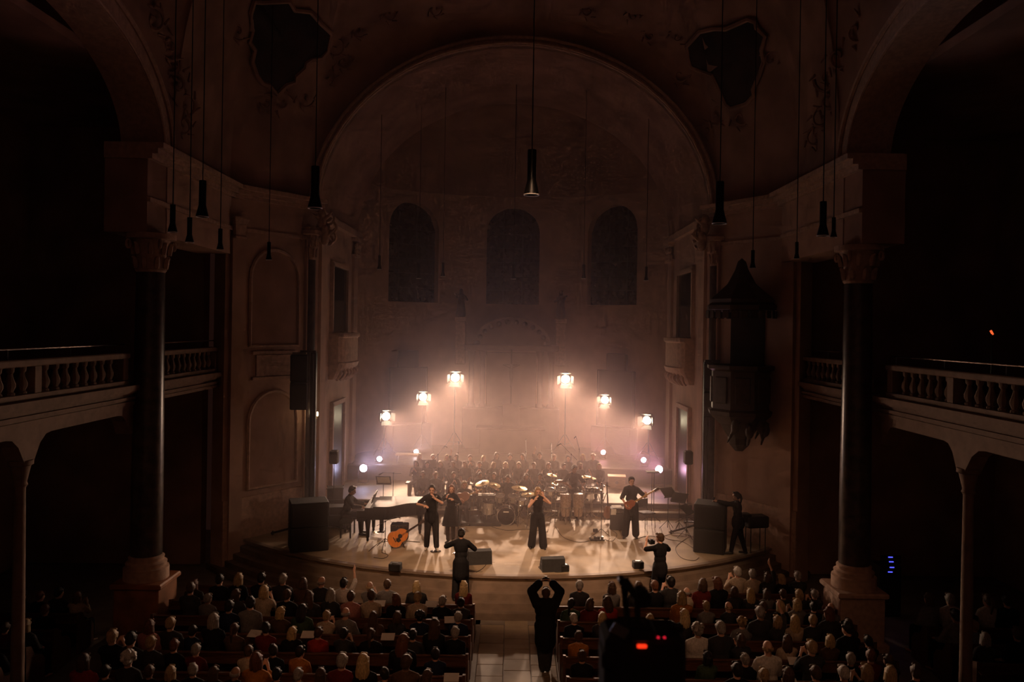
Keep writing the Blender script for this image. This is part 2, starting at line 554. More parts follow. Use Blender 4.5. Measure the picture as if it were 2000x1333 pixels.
HCOL = {'blond': (0.58, 0.42, 0.20), 'fair': (0.42, 0.29, 0.15), 'brown': (0.085, 0.045, 0.024), 'dark': (0.018, 0.013, 0.011), 'grey': (0.34, 0.31, 0.28), 'white': (0.62, 0.58, 0.52), 'auburn': (0.15, 0.055, 0.026)}
def hmat(c): return mat('hair_' + c, HCOL[c], 0.5, var=0.45, scale=40, stretch=(3, 3, .35), bump=0.5)
CLOTH = {'black': (0.014, 0.013, 0.014), 'white': (0.70, 0.67, 0.62), 'beige': (0.52, 0.42, 0.31), 'grey': (0.20, 0.19, 0.185), 'red': (0.38, 0.035, 0.025), 'dark red': (0.16, 0.022, 0.02), 'navy': (0.02, 0.026, 0.055), 'brown': (0.11, 0.065, 0.04), 'orange': (0.48, 0.19, 0.045), 'green': (0.06, 0.10, 0.05), 'pale blue': (0.30, 0.36, 0.45), 'pink': (0.50, 0.22, 0.20), 'charcoal': (0.045, 0.043, 0.043)}
eye_white = mat('eye', (0.03, 0.02, 0.02), 0.2, var=0.1, scale=30)
def faces(pose, body):
    for q in (-1, 1):
        mb = MB().ell(pose.H + pose.HR @ V((0.030 * q, -0.0815, -0.004)), (0.0115, 0.006, 0.007), 6, pose.HR)
        mb.build('eye', eye_white, body, True)
    lip = mat('lips', (0.35, 0.10, 0.09), 0.5, var=0.05, scale=20)
    MB().cap(pose.H + pose.HR @ V((-0.018, -0.086, -0.058)), 0.005, pose.H + pose.HR @ V((0.018, -0.086, -0.058)), 0.005, 6).build('mouth', lip, body, True)
def performer(label, pose, loc, rz, h=1.70, skin=skin_a, hs='short', hc='dark', parts=(), shoes=(0.02, 0.02, 0.02), face=True, group=None, cat='person', voxel=0.0095):
    """a person of their own; parts = [(name, mesh, material)]"""
    o = link('person', pose.body(True, voxel), skin, None, loc, rz)
    o.scale = (h / 1.70,) * 3
    tag(o, label, cat, group)
    for nm, me, m in parts: link(nm, me, m, o)
    if shoes: link('shoes', pose.shoes(), mat('leather_%d' % int(shoes[0] * 1000), shoes, 0.4, var=0.1), o)
    if hs:
        k = link('hair', hair(hs), hmat(hc), o)
        k.location = pose.H
        k.rotation_euler = pose.HR.to_euler()
    if face: faces(pose, o)
    return o

# ---------------------------------------------------------------- the church
STAGE, CHANCEL, ALTAR = 0.8, 1.14, 1.70       # floor levels
XL, XR = -7.95, 7.55                          # nave arcades, left and right
SPR = 10.9                                    # springing of the vault
AYC, AA, AB = 13.8, 4.2, 2.25                 # side arches: centre along the nave, half span, rise
def st(o, label, cat, kind='structure'): return tag(o, label, cat, None, kind)

fl = st(MB().bb(-16, 16, -3.2, 27, -0.12, -0.02).build('floor', nave_stone), 'dim stone floor of the nave under the pews', 'floor')
# flagstones of the aisle, each one laid with a joint
FX = [(-0.62, -0.08), (-0.06, 0.48), (0.50, 1.02)]
y = 12.1
k = 0
while y < 18.7:
    d = 0.55
    for i, (x0, x1) in enumerate(FX):
        oy = 0.27 if i == 1 else 0
        MB().cham(((x0 + x1) / 2, y + d / 2 + oy, -0.02 + rnd.uniform(0, .004)), (x1 - x0, d - 0.015, 0.05), 0.006).build('flagstone', stone_floor, fl)
    y += d
for x0, x1 in ((-8.0, -0.64), (1.04, 8.0)):
    MB().bb(x0, x1, 8, 19.4, -0.03, 0.0).build('pew_floor', nave_stone, fl)
MB().bb(-2.0, 2.4, 18.72, 19.6, -0.03, 0.0).build('cross_aisle', nave_stone, fl)

# stage: bowed platform with steps
def arc_pts(rad, n=36, half=8.6):
    cy = 19.9 + 11.0
    am = math.asin(min(1, half / rad))
    return [(rad * math.sin(-am + 2 * am * i / n), cy - rad * math.cos(-am + 2 * am * i / n)) for i in range(n + 1)]
stage = thing('stage', 'bowed stone stage platform with steps in front of the pews', 'stage')
stage['kind'] = 'structure'
p = arc_pts(11.0)
MB().prism(p + [(8.6, 26.3), (-8.6, 26.3)], 'z', 0.30, STAGE).build('platform', stone_floor, stage)
mbn = MB()
q0, q1 = arc_pts(11.09), arc_pts(10.94)
mbn.prism(q0 + q1[::-1], 'z', STAGE - 0.055, STAGE + 0.004)
mbn.build('nosing', step_stone, stage)
for i in range(4):
    a, b = arc_pts(11.0 + 0.23 * (i + 1)), arc_pts(11.0 + 0.23 * i - 0.02)
    MB().prism(a + b[::-1], 'z', 0, STAGE - 0.16 * (i + 1)).build('step', step_stone, stage)
# slabs of the stage paving, seen as broad joints
ch = thing('chancel_floor', 'raised stone chancel floor with two steps behind the band', 'floor'); ch['kind'] = 'structure'
MB().bb(-8.4, 8.4, 26.2, 26.8, 0.3, STAGE + 0.17).build('step', stone_floor, ch)
MB().bb(-6.4, 6.4, 26.8, 30.2, 0.3, CHANCEL).build('paving', stone_floor, ch)
for z, yy in ((STAGE + .17, 26.2), (CHANCEL, 26.8)):
    MB().bb(-6.4, 6.4, yy - 0.012, yy + 0.02, z - 0.165, z - 0.03).build('riser', dark_wood, ch)
al = thing('altar_platform', 'dark raised altar platform carrying the tall lamps behind the choir', 'platform'); al['kind'] = 'structure'
MB().bb(-6.3, 6.3, 30.2, 36.2, 0.3, ALTAR).build('platform', step_stone, al)
MB().bb(-6.3, 6.3, 30.17, 30.25, CHANCEL, ALTAR - 0.04).build('riser', dark_wood, al)  # dark facing puts the shade on this front into its colour

# --- nave arcades with side arches, gallery floors, outer walls
def arch_z(y): return SPR + AB * math.sqrt(max(0, 1 - ((y - AYC) / AA) ** 2))
for side, X, nm in ((-1, XL, 'left'), (1, XR, 'right')):
    w = thing('wall_' + nm, 'dim plaster arcade wall with wide arch on the %s of the nave' % nm, 'wall'); w['kind'] = 'structure'
    o = X + side * 0.95
    # archivolt: band round the opening
    N = 40
    rows = [[], [], [], [], []]
    for i in range(N + 1):
        t = PI * i / N
        cy_, sz = math.cos(t), math.sin(t)
        inn = (AYC + AA * cy_, SPR + AB * sz); out = (AYC + (AA + .5) * cy_, SPR + (AB + .5) * sz)
        rows[0].append((o, *inn)); rows[1].append((X, *inn)); rows[2].append((X - side * .0, *out)); rows[3].append((X + side * .35, *out)); rows[4].append((o, *out))
    MB().grid(rows).build('archivolt', stucco, w, True)
    mm = MB()
    mm.tube([(X - side * .03, AYC + (AA + .48) * math.cos(PI * i / N), SPR + (AB + .48) * math.sin(PI * i / N)) for i in range(N + 1)], 0.06, 6)
    mm.tube([(X - side * .02, AYC + (AA + .04) * math.cos(PI * i / N), SPR + (AB + .04) * math.sin(PI * i / N)) for i in range(N + 1)], 0.035, 6)
    mm.build('moulding', stucco, w, True)
    # spandrel above the arch towards the camera and outer face
    mm = MB()
    for i in range(N):
        ya, yb = AYC - (AA + .5) * math.cos(PI * i / N), AYC - (AA + .5) * math.cos(PI * (i + 1) / N)
        za, zb = SPR + (AB + .5) * math.sin(PI * i / N), SPR + (AB + .5) * math.sin(PI * (i + 1) / N)
        mm.add([(o, ya, za), (o, yb, zb), (o, yb, 17), (o, ya, 17)], [(0, 1, 2, 3)])
    mm.bb(X, o, -3, 9.1, 0, 17)
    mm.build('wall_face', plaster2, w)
    # entablature between column and diagonal pier
    mm = MB().bb(X, o, 18.25, 22.4, 8.95, 10.55).build('entablature', plaster, w)
    MB().bb(X - side * .05, o, 17.3, 22.4, 9.62, 9.72).build('string_course', stucco, w)
    MB().bb(X + side * .02, o, 17.3, 18.3, 8.95, 10.55).build('impost', plaster2, w)
    mm = MB()
    for z0, z1, d in ((10.55, 10.66, .10), (10.66, 10.78, .22), (10.78, 10.90, .34)):
        mm.bb(X - side * d, o, 17.25, 22.5, z0, z1)
    mm.build('cornice', stucco, w)
    # outer wall and gallery
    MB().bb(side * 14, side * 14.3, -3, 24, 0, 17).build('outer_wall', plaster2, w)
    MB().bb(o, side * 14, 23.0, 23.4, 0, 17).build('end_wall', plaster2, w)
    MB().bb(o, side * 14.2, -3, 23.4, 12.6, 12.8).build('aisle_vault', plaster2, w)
    for yy in (12.6, 16.6, 20.6):
        mw = MB()
        pts = [(yy - .8, 6.6), (yy + .8, 6.6)] + [(yy + .8 * math.cos(PI * i / 10), 9.2 + .8 * math.sin(PI * i / 10)) for i in range(11)]
        mw.prism(pts, 'x', side * 13.92, side * 14.02)
        mw.build('aisle_window', glass_night, w)

# columns of the arcade
def column(name, label, x, y, z0, z1, r, capz, group, mtl, cap_r=None):
    t = thing(name, label, 'column', (x, y, 0), 0, group)
    c = cap_r or r * 1.5
    MB().lathe([(r * 1.45, z0), (r * 1.45, z0 + .25), (r * 1.25, z0 + .27), (r * 1.32, z0 + .36), (r * 1.1, z0 + .40), (r * 1.15, z0 + .48), (r, z0 + .52)], 20).build('base', stucco, t, True)
    MB().lathe([(r, z0 + .52), (r * 1.02, z0 + 2.0), (r * .98, (z0 + z1) / 2), (r * .9, capz)], 24).build('shaft', mtl, t, True)
    mb = MB().lathe([(r * .9, capz), (r * 1.0, capz + .05), (r * .92, capz + .1), (r * .95, capz + (z1 - capz) * .5), (r * 1.2, z1 - .14), (c, z1 - .12), (c, z1)], 16)
    mb.build('capital', stucco, t, True)
    ml = MB()
    hgt = (z1 - capz)
    for row in range(2):
        for i in range(8):
            a = 2 * PI * (i + .5 * row) / 8
            ca, sa = math.cos(a), math.sin(a)
            z = capz + .08 + hgt * .36 * row
            pts = []
            for k_ in range(6):
                u = k_ / 5
                rr = r * (.98 + .28 * u * u + .14 * row)
                pts.append((rr * ca, rr * sa, z + hgt * .42 * (u - .35 * max(0, u - .6) * 2)))
            ml.tube(pts, [r * .16, r * .2, r * .2, r * .17, r * .13, r * .06], 5)
    for i in range(4):
        a = PI / 4 + i * PI / 2
        ml.tube([(c * .95 * math.cos(a) + .5 * r * math.cos(a) * (.25 * math.cos(u)), c * .95 * math.sin(a) + .5 * r * math.sin(a) * .25 * math.cos(u), z1 - .24 + .09 * math.sin(u)) for u in [2 * PI * k_ / 10 for k_ in range(10)]], r * .1, 5, True)
    ml.build('acanthus', stucco, t, True)
    return t
column('arcade_column', 'dark marble column with leafy capital at the left gallery', XL - .12, 17.75, 1.3, 8.95, 0.33, 8.1, 'arcade columns', marble, 0.52)
column('arcade_column', 'dark marble column with leafy capital at the right gallery', XR + .22, 17.9, 1.3, 8.95, 0.33, 8.1, 'arcade columns', marble, 0.52)
for side, nm in ((-1, 'left'), (1, 'right')):
    x, y = (XL - .12, 17.75) if side < 0 else (XR + .22, 17.9)
    pl = MB().cham((x, y, .62), (.98, .98, 1.16), .02).cham((x, y, .1), (1.14, 1.14, .2), .03).cham((x, y, 1.24), (1.12, 1.12, .12), .03)
    tag(pl.build('column_pedestal', stucco if side > 0 else mat('red_stone', (.36, .15, .07), .5, var=.3, scale=3)), '%s square pedestal under the %s gallery column' % ('red-brown' if side < 0 else 'pale', nm), 'pedestal', None, 'structure')

# --- galleries with balustrades
balu = MB().lathe([(.075, 0), (.075, .04), (.05, .06), (.085, .14), (.088, .19), (.045, .31), (.038, .37), (.062, .40), (.062, .44), (.07, .48)], 8).mesh('baluster', True)
for side, nm in ((-1, 'left'), (1, 'right')):
    X = -8.3 if side < 0 else 8.15
    g = thing('gallery', 'dim stone gallery floor on thin pillars over the %s aisle' % nm, 'gallery'); g['kind'] = 'structure'
    for sec, (y0, y1) in enumerate(((7.5, 17.45), (18.25, 22.9))):
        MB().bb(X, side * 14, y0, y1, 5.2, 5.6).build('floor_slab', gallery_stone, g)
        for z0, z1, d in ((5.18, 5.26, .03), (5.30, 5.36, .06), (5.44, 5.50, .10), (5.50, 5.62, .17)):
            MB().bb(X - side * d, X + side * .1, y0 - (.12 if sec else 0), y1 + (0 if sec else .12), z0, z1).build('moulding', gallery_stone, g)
    # pillars with arched beams
    ys = (10.0, 13.75 if side < 0 else 14.4, 17.5)
    for a, b in zip(ys[:-1], ys[1:]):
        mb = MB()
        n = 20
        lo = []
        for i in range(n + 1):
            t = i / n
            yy = a + .14 + (b - a - .28) * t
            e = abs(2 * t - 1)
            lo.append((yy, 5.0 - .42 * max(0, (e - .72) / .28) ** 2.2))
        mb.prism([(a, 4.55)] + [(a + .14, 4.55)] + lo[1:-1] + [(b - .14, 4.55), (b, 4.55), (b, 5.2), (a, 5.2)], 'x', X, X + side * .3)
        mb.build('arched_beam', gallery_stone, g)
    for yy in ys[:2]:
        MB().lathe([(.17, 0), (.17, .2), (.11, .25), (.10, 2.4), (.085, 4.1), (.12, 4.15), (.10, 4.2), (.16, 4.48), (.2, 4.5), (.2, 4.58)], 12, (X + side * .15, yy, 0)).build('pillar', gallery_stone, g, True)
    b = thing('balustrade', 'dim stone balustrade with vase balusters along the %s gallery' % nm, 'balustrade', (X + side * .12, 0, 0))
    for (y0, y1, ped) in ((9.0, 17.3, (14.0 if side < 0 else 14.8,)), (18.35, 22.6, ())):
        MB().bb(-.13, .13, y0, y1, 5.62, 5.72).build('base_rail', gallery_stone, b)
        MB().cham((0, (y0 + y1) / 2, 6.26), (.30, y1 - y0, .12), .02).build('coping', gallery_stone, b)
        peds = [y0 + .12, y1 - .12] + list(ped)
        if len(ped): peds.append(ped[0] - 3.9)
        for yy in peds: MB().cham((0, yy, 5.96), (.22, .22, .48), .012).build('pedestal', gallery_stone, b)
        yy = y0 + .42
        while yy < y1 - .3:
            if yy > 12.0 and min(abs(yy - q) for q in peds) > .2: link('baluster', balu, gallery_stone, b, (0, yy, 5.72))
            yy += .33
    hr = thing('handrail', 'thin metal handrail above the %s gallery balustrade' % nm, 'handrail', (X + side * .12, 0, 0))
    for y0, y1 in ((9, 17.3), (18.4, 22.6)):
        MB().cyl((0, y0, 6.5), (0, y1, 6.5), .018, n=8).build('rail', chrome, hr)
        yy = y0 + .5
        while yy < y1:
            MB().cyl((0, yy, 6.30), (0, yy, 6.5), .008, n=6).build('post', steel, hr); yy += 1.9

# --- diagonal crossing piers
pier = {}
for side, nm in ((-1, 'left'), (1, 'right')):
    A, B = V((side * 8.0, 22.4, 0)), V((side * 6.15, 25.0, 0))
    if side > 0: A = V((7.95, 22.2, 0))
    t = thing('wall_pier_' + nm, 'cream diagonal pier wall with arched panels beside the %s loudspeaker' % nm, 'wall'); t['kind'] = 'structure'
    d = (B - A).normalized(); n = V((d.y, -d.x, 0)) * (1 if side < 0 else -1)      # n points into the church
    if n.dot(V((-side, -1, 0))) < 0: n = -n
    L = (B - A).length
    M = Matrix(((d.x, n.x, 0, A.x), (d.y, n.y, 0, A.y), (0, 0, 1, 0), (0, 0, 0, 1)))   # local: x along wall, y out of it
    pier[nm] = M
    MB().bb(-.1, L, -.5, 0, 0, 10.55).xf(M).build('wall_face', plaster, t)
    MB().bb(-.1, L, 0, .06, 0, 2.0).xf(M).build('dado', stucco, t)
    for x0 in (0.05, L - .5):
        MB().bb(x0, x0 + .42, 0, .12, .3, 9.4).xf(M).build('pilaster', plaster, t)
        MB().lathe([(.26, 9.4), (.26, 9.45), (.22, 9.5), (.26, 9.8), (.34, 9.95), (.34, 10.0)], 4, (x0 + .21, .02, 0), Matrix.Rotation(PI / 4, 3, 'Z')).xf(M).build('pilaster_capital', stucco, t)
    if side < 0:
        for z0, z1 in ((6.35, 9.2), (2.2, 5.0)):
            xa, xb = .72, L - .72
            r = (xb - xa) / 2; cx = (xa + xb) / 2
            path = [(xa, .03, z0), (xa, .03, z1 - r)] + [(cx - r * math.cos(PI * i / 12), .03, z1 - r + r * math.sin(PI * i / 12)) for i in range(1, 12)] + [(xb, .03, z1 - r), (xb, .03, z0)]
            MB().tube(path, .06, 6, True).xf(M).build('panel_frame', stucco, t)
            MB().prism([(p_[0], p_[2]) for p_ in path], 'y', 0, .012).xf(M).build('arched_panel', plaster2, t)
        for z in (5.35, 6.1):
            MB().bb(.8, L - .8, 0, .09, z, z + .09).xf(M).build('ledge', stucco, t)
        MB().bb(.95, L - .95, 0, .05, 5.46, 6.08).xf(M).build('tablet', stucco, t)
    MB().bb(-.1, L, -.1, .05, 9.62, 9.72).xf(M).build('string_course', stucco, t)
    mm = MB()
    for z0, z1, dd in ((10.55, 10.66, .10), (10.66, 10.78, .22), (10.78, 10.90, .34)):
        mm.bb(-.25, L + .1, -.5, dd, z0, z1)
    mm.xf(M).build('cornice', stucco, t)
    column('chancel_column', 'slim dark column at the %s corner of the chancel arch' % nm, side * 6.28, 24.72, .8, 9.9, .17, 9.0, 'chancel columns', marble, .32)

# --- chancel: side walls, barrel vault, front arch
CA, CB, CS = 6.15, 5.25, 10.6
Y0, Y1 = 25.0, 31.5
for side, nm in ((-1, 'left'), (1, 'right')):
    w = thing('wall_chancel_' + nm, 'hazy plaster side wall of the chancel on the %s' % nm, 'wall'); w['kind'] = 'structure'
    x = side * CA
    MB().bb(x, x + side * .5, Y0, Y1, 0.3, CS).build('wall_face', plaster, w)
    for yy in (25.2, 30.4):
        MB().bb(x - side * .10, x, yy, yy + .7, 1.1, 9.6).build('pilaster', plaster, w)
        mb = MB()
        mb.bb(x - side * .2, x, yy - .1, yy + .8, 9.6, 9.7)
        mb.bb(x - side * .26, x, yy - .12, yy + .82, 10.2, 10.35)
        for k in range(6):
            mb.ell((x - side * .13, yy + .05 + .12 * k, 9.8 + .06 * (k % 2)), (.07, .07, .13), 6)
            mb.ell((x - side * .16, yy + .05 + .12 * k, 10.03 + .04 * (k % 2)), (.08, .07, .11), 6)
        mb.build('pilaster_capital', stucco, w)
    MB().bb(x - side * .04, x + side * .05, 26.9, 29.3, 6.75, 9.0).build('oratory_opening', glass_night, w)
    MB().bb(x - side * .04, x + side * .05, 27.2, 29.0, 1.15, 4.2).build('doorway', dark_wood, w)
    mb = MB()
    for ya, yb, za, zb in ((26.8, 26.95, 6.7, 9.1), (29.25, 29.4, 6.7, 9.1), (26.8, 29.4, 9.0, 9.15), (27.05, 27.2, 1.15, 4.3), (29.0, 29.15, 1.15, 4.3), (27.05, 29.15, 4.2, 4.35)):
        mb.bb(x - side * .12, x, ya, yb, za, zb)
    mb.build('surround', stucco, w)
    MB().bb(x - side * .2, x, Y0, Y1, CS - .25, CS - .02).build('cornice', stucco, w)
    # oratory balcony
    ob = thing('oratory_balcony', 'small bowed oratory balcony on the %s chancel wall' % nm, 'balcony')
    n = 14
    mb = MB()
    prof = [(.30, 5.15), (.45, 5.35), (.62, 5.55), (.68, 5.7), (.62, 5.74), (.62, 6.55), (.70, 6.6), (.70, 6.7)]
    rows = []
    for dpt, z in prof:
        rows.append([(x - side * dpt * (math.sin(PI * i / n) ** .45), 28.1 - 1.35 * math.cos(PI * i / n), z) for i in range(n + 1)])
    mb.grid(rows)
    mb.build('parapet', stucco, ob)
    MB().prism([(p_[0], p_[1]) for p_ in rows[-1]], 'z', 6.66, 6.72).build('coping', stucco, ob)
    mb = MB()
    for k in range(9):
        u = PI * (k + 1) / 10
        mb.tube([(x - side * (.36 + .26 * math.sin(PI * q / 8)) * (math.sin(u) ** .45), 28.1 - (1.1 + .2 * q / 8) * math.cos(u), 5.12 + .5 * q / 8) for q in range(9)], .06, 5)
    mb.build('stucco_scroll', stucco, ob)
vault = thing('ceiling', 'dim vaulted ceiling over crossing and chancel', 'ceiling'); vault['kind'] = 'structure'
N = 48
rows = [[(CA * math.cos(PI * i / N), yy, CS + CB * math.sin(PI * i / N)) for i in range(N + 1)] for yy in (Y0, 27.2, 29.3, Y1)]
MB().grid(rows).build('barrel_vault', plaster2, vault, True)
arch = thing('trim_1', 'moulded round arch at the mouth of the chancel', 'arch'); arch['kind'] = 'structure'
rows = [[((CA + q) * math.cos(PI * i / N), yy, CS + (CB + q) * math.sin(PI * i / N)) for i in range(N + 1)] for q, yy in ((0, 25.2), (0, 24.9), (.08, 24.86), (.2, 24.86), (.2, 25.2))]
MB().grid(rows).build('archivolt', stucco, arch, True)
MB().tube([((CA + .22) * math.cos(PI * i / N), 24.86, CS + (CB + .22) * math.sin(PI * i / N)) for i in range(N + 1)], .075, 6).build('outer_moulding', stucco, arch, True)
MB().tube([((CA + .06) * math.cos(PI * i / N), 24.84, CS + (CB + .06) * math.sin(PI * i / N)) for i in range(N + 1)], .045, 6).build('inner_moulding', stucco, arch, True)
# sail vault of the crossing: loft from the arches and cornices up to a ring
def lower_curve():
    L = []
    n = 14
    for i in range(n + 1):
        t = PI / 2 * (1 - i / n)
        L.append((XR, AYC + (AA + .5) * math.cos(t), SPR + (AB + .5) * math.sin(t)))
    L += [(XR + .05, 20.5, SPR), (7.9, 22.2, SPR), (7.4, 23.1, SPR), (6.75, 24.2, SPR)]
    n = 40
    for i in range(n + 1):
        t = PI * i / n
        L.append(((CA + .22) * math.cos(t), 24.95, max(SPR, CS + (CB + .22) * math.sin(t))))
    L += [(-6.75, 24.2, SPR), (-7.4, 23.1, SPR), (-8.0, 22.4, SPR), (XL - .02, 20.5, SPR)]
    n = 14
    for i in range(n + 1):
        t = PI / 2 * i / n
        L.append((XL, AYC + (AA + .5) * math.cos(t), SPR + (AB + .5) * math.sin(t)))
    return L
LOW = lower_curve()
def vault_pt(p, s_):
    th = PI / 2 * s_
    dx, dy = p[0], p[1] - 13.0
    l = math.hypot(dx / 5.2, dy / 9.5)
    tx, ty = dx / l * .92, 13.0 + dy / l * .92
    k = 1 - math.cos(th)
    return V((p[0] + (tx - p[0]) * k, p[1] + (ty - p[1]) * k, p[2] + (17.2 - p[2]) * math.sin(th)))
rows = [[vault_pt(p_, k / 10) for p_ in LOW] for k in range(11)]
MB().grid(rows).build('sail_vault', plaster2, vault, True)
ring = [vault_pt(p_, 1.0) for p_ in LOW]
MB().tube(ring, .14, 6).build('ring_moulding', stucco, vault, True)
mb = MB()
c = V((0, 13, 19.0))
mb.grid([ring, [r_.lerp(V((0, 13, 19.6)), .5) + V((0, 0, .5)) for r_ in ring], [V((0, 13, 20))] * len(ring)])
mb.build('dome', plaster2, vault, True)
mb = MB().bb(-14.3, 14.3, -3.3, -3.1, 0, 20)
st(mb.build('wall_rear', plaster2), 'rear wall of the nave behind and below the gallery', 'wall')

# --- apse with three round-headed windows and half dome
EA, EB = 6.6, 4.6
WTOP = 12.9
def ap(th, q=0): return ((EA + q) * math.cos(th), Y1 + (EB + q) * math.sin(th))
wins = []
for cx_, hw in ((0.0, 1.2), (4.42, 1.2), (-4.42, 1.2)):
    th = math.acos(cx_ / EA)
    ds = math.hypot(EA * math.sin(th), EB * math.cos(th))
    wins.append((th, hw / ds))
WB, WT = 8.05, 12.45
def win_top(th):
    for c_, h_ in wins:
        u = abs(th - c_) / h_
        if u < 1: return WT - 1.2 + 1.2 * math.sqrt(max(0, 1 - u * u))
    return None
ths = sorted(set([PI * i / 90 for i in range(91)] + [c_ + h_ * s_ for c_, h_ in wins for s_ in (-.999, -.93, -.8, .8, .93, .999, -1.001, 1.001)]))
aw = thing('wall_back', 'hazy curved apse wall with three tall round-headed windows', 'wall'); aw['kind'] = 'structure'
mb = MB()
for a, b in zip(ths[:-1], ths[1:]):
    pa, pb = ap(a), ap(b)
    ta, tb = win_top(a * .999 + b * .001), win_top(b * .999 + a * .001)
    if win_top((a + b) / 2) is None:
        mb.add([(*pa, .3), (*pb, .3), (*pb, WTOP), (*pa, WTOP)], [(0, 1, 2, 3)])
    else:
        ta, tb = ta or WT - 1.2, tb or WT - 1.2
        mb.add([(*pa, .3), (*pb, .3), (*pb, WB), (*pa, WB)], [(0, 1, 2, 3)])
        mb.add([(*pa, ta), (*pb, tb), (*pb, WTOP), (*pa, WTOP)], [(0, 1, 2, 3)])
        qa, qb = ap(a, .5), ap(b, .5)
        mb.add([(*pa, ta), (*pb, tb), (*qb, tb), (*qa, ta)], [(0, 1, 2, 3)])
        mb.add([(*pa, WB), (*pb, WB), (*qb, WB), (*qa, WB)], [(0, 1, 2, 3)])
for c_, h_ in wins:
    for s_ in (-1, 1):
        a = c_ + h_ * s_
        mb.add([(*ap(a), WB), (*ap(a, .5), WB), (*ap(a, .5), WT - 1.15), (*ap(a), WT - 1.15)], [(0, 1, 2, 3)])
mb.build('apse_wall', plaster, aw)
rows = []
for k in range(9):
    f = PI / 2 * k / 8
    rows.append([(EA * math.cos(th) * math.cos(f), Y1 + EB * math.sin(th) * math.cos(f) + .0, WTOP + 3.6 * math.sin(f)) for th in [PI * i / 48 for i in range(49)]])
MB().grid(rows).build('half_dome', plaster2, vault, True)
mb = MB()
for i in range(48):
    a, b = PI * i / 48, PI * (i + 1) / 48
    mb.add([(CA * math.cos(a), Y1, CS + CB * math.sin(a)), (CA * math.cos(b), Y1, CS + CB * math.sin(b)), (7.2 * math.cos(b), Y1, CS + 6.6 * math.sin(b)), (7.2 * math.cos(a), Y1, CS + 6.6 * math.sin(a))], [(0, 1, 2, 3)])
mb.bb(-7.2, -CA, Y1, Y1 + .02, .3, CS).bb(CA, 7.2, Y1, Y1 + .02, .3, CS)
mb.build('apse_arch', plaster2, vault)
for wi, (c_, h_) in enumerate(wins):
    nm = ('centre', 'right', 'left')[wi]
    wt = thing('window_%d' % (wi + 1), 'tall dark round-headed apse window at the %s' % nm, 'window'); wt['kind'] = 'structure'
    n = 12
    mbg = MB()
    arr = [c_ - h_ + 2 * h_ * i / n for i in range(n + 1)]
    zs = [WB] + [WB + (WT - WB) * k / 6 for k in range(1, 7)]
    for i in range(n):
        a, b = arr[i], arr[i + 1]
        za, zb = win_top(a + (b - a) * 1e-3) or WT - 1.2, win_top(b - (b - a) * 1e-3) or WT - 1.2
        mbg.add([(*ap(a, .42), WB), (*ap(b, .42), WB), (*ap(b, .42), zb), (*ap(a, .42), za)], [(0, 1, 2, 3)])
    mbg.build('pane', glass_night, wt)
    for s_ in (-.34, .34):
        a = c_ + h_ * s_
        MB().cyl((*ap(a, .38), WB), (*ap(a, .38), win_top(a)), .025, n=6).build('mullion', black, wt)
    for k in range(1, 6):
        z = WB + (WT - 1.2 - WB) * k / 5
        MB().cyl((*ap(c_ - h_, .38), z), (*ap(c_ + h_, .38), z), .018, n=6).build('glazing_bar', black, wt)

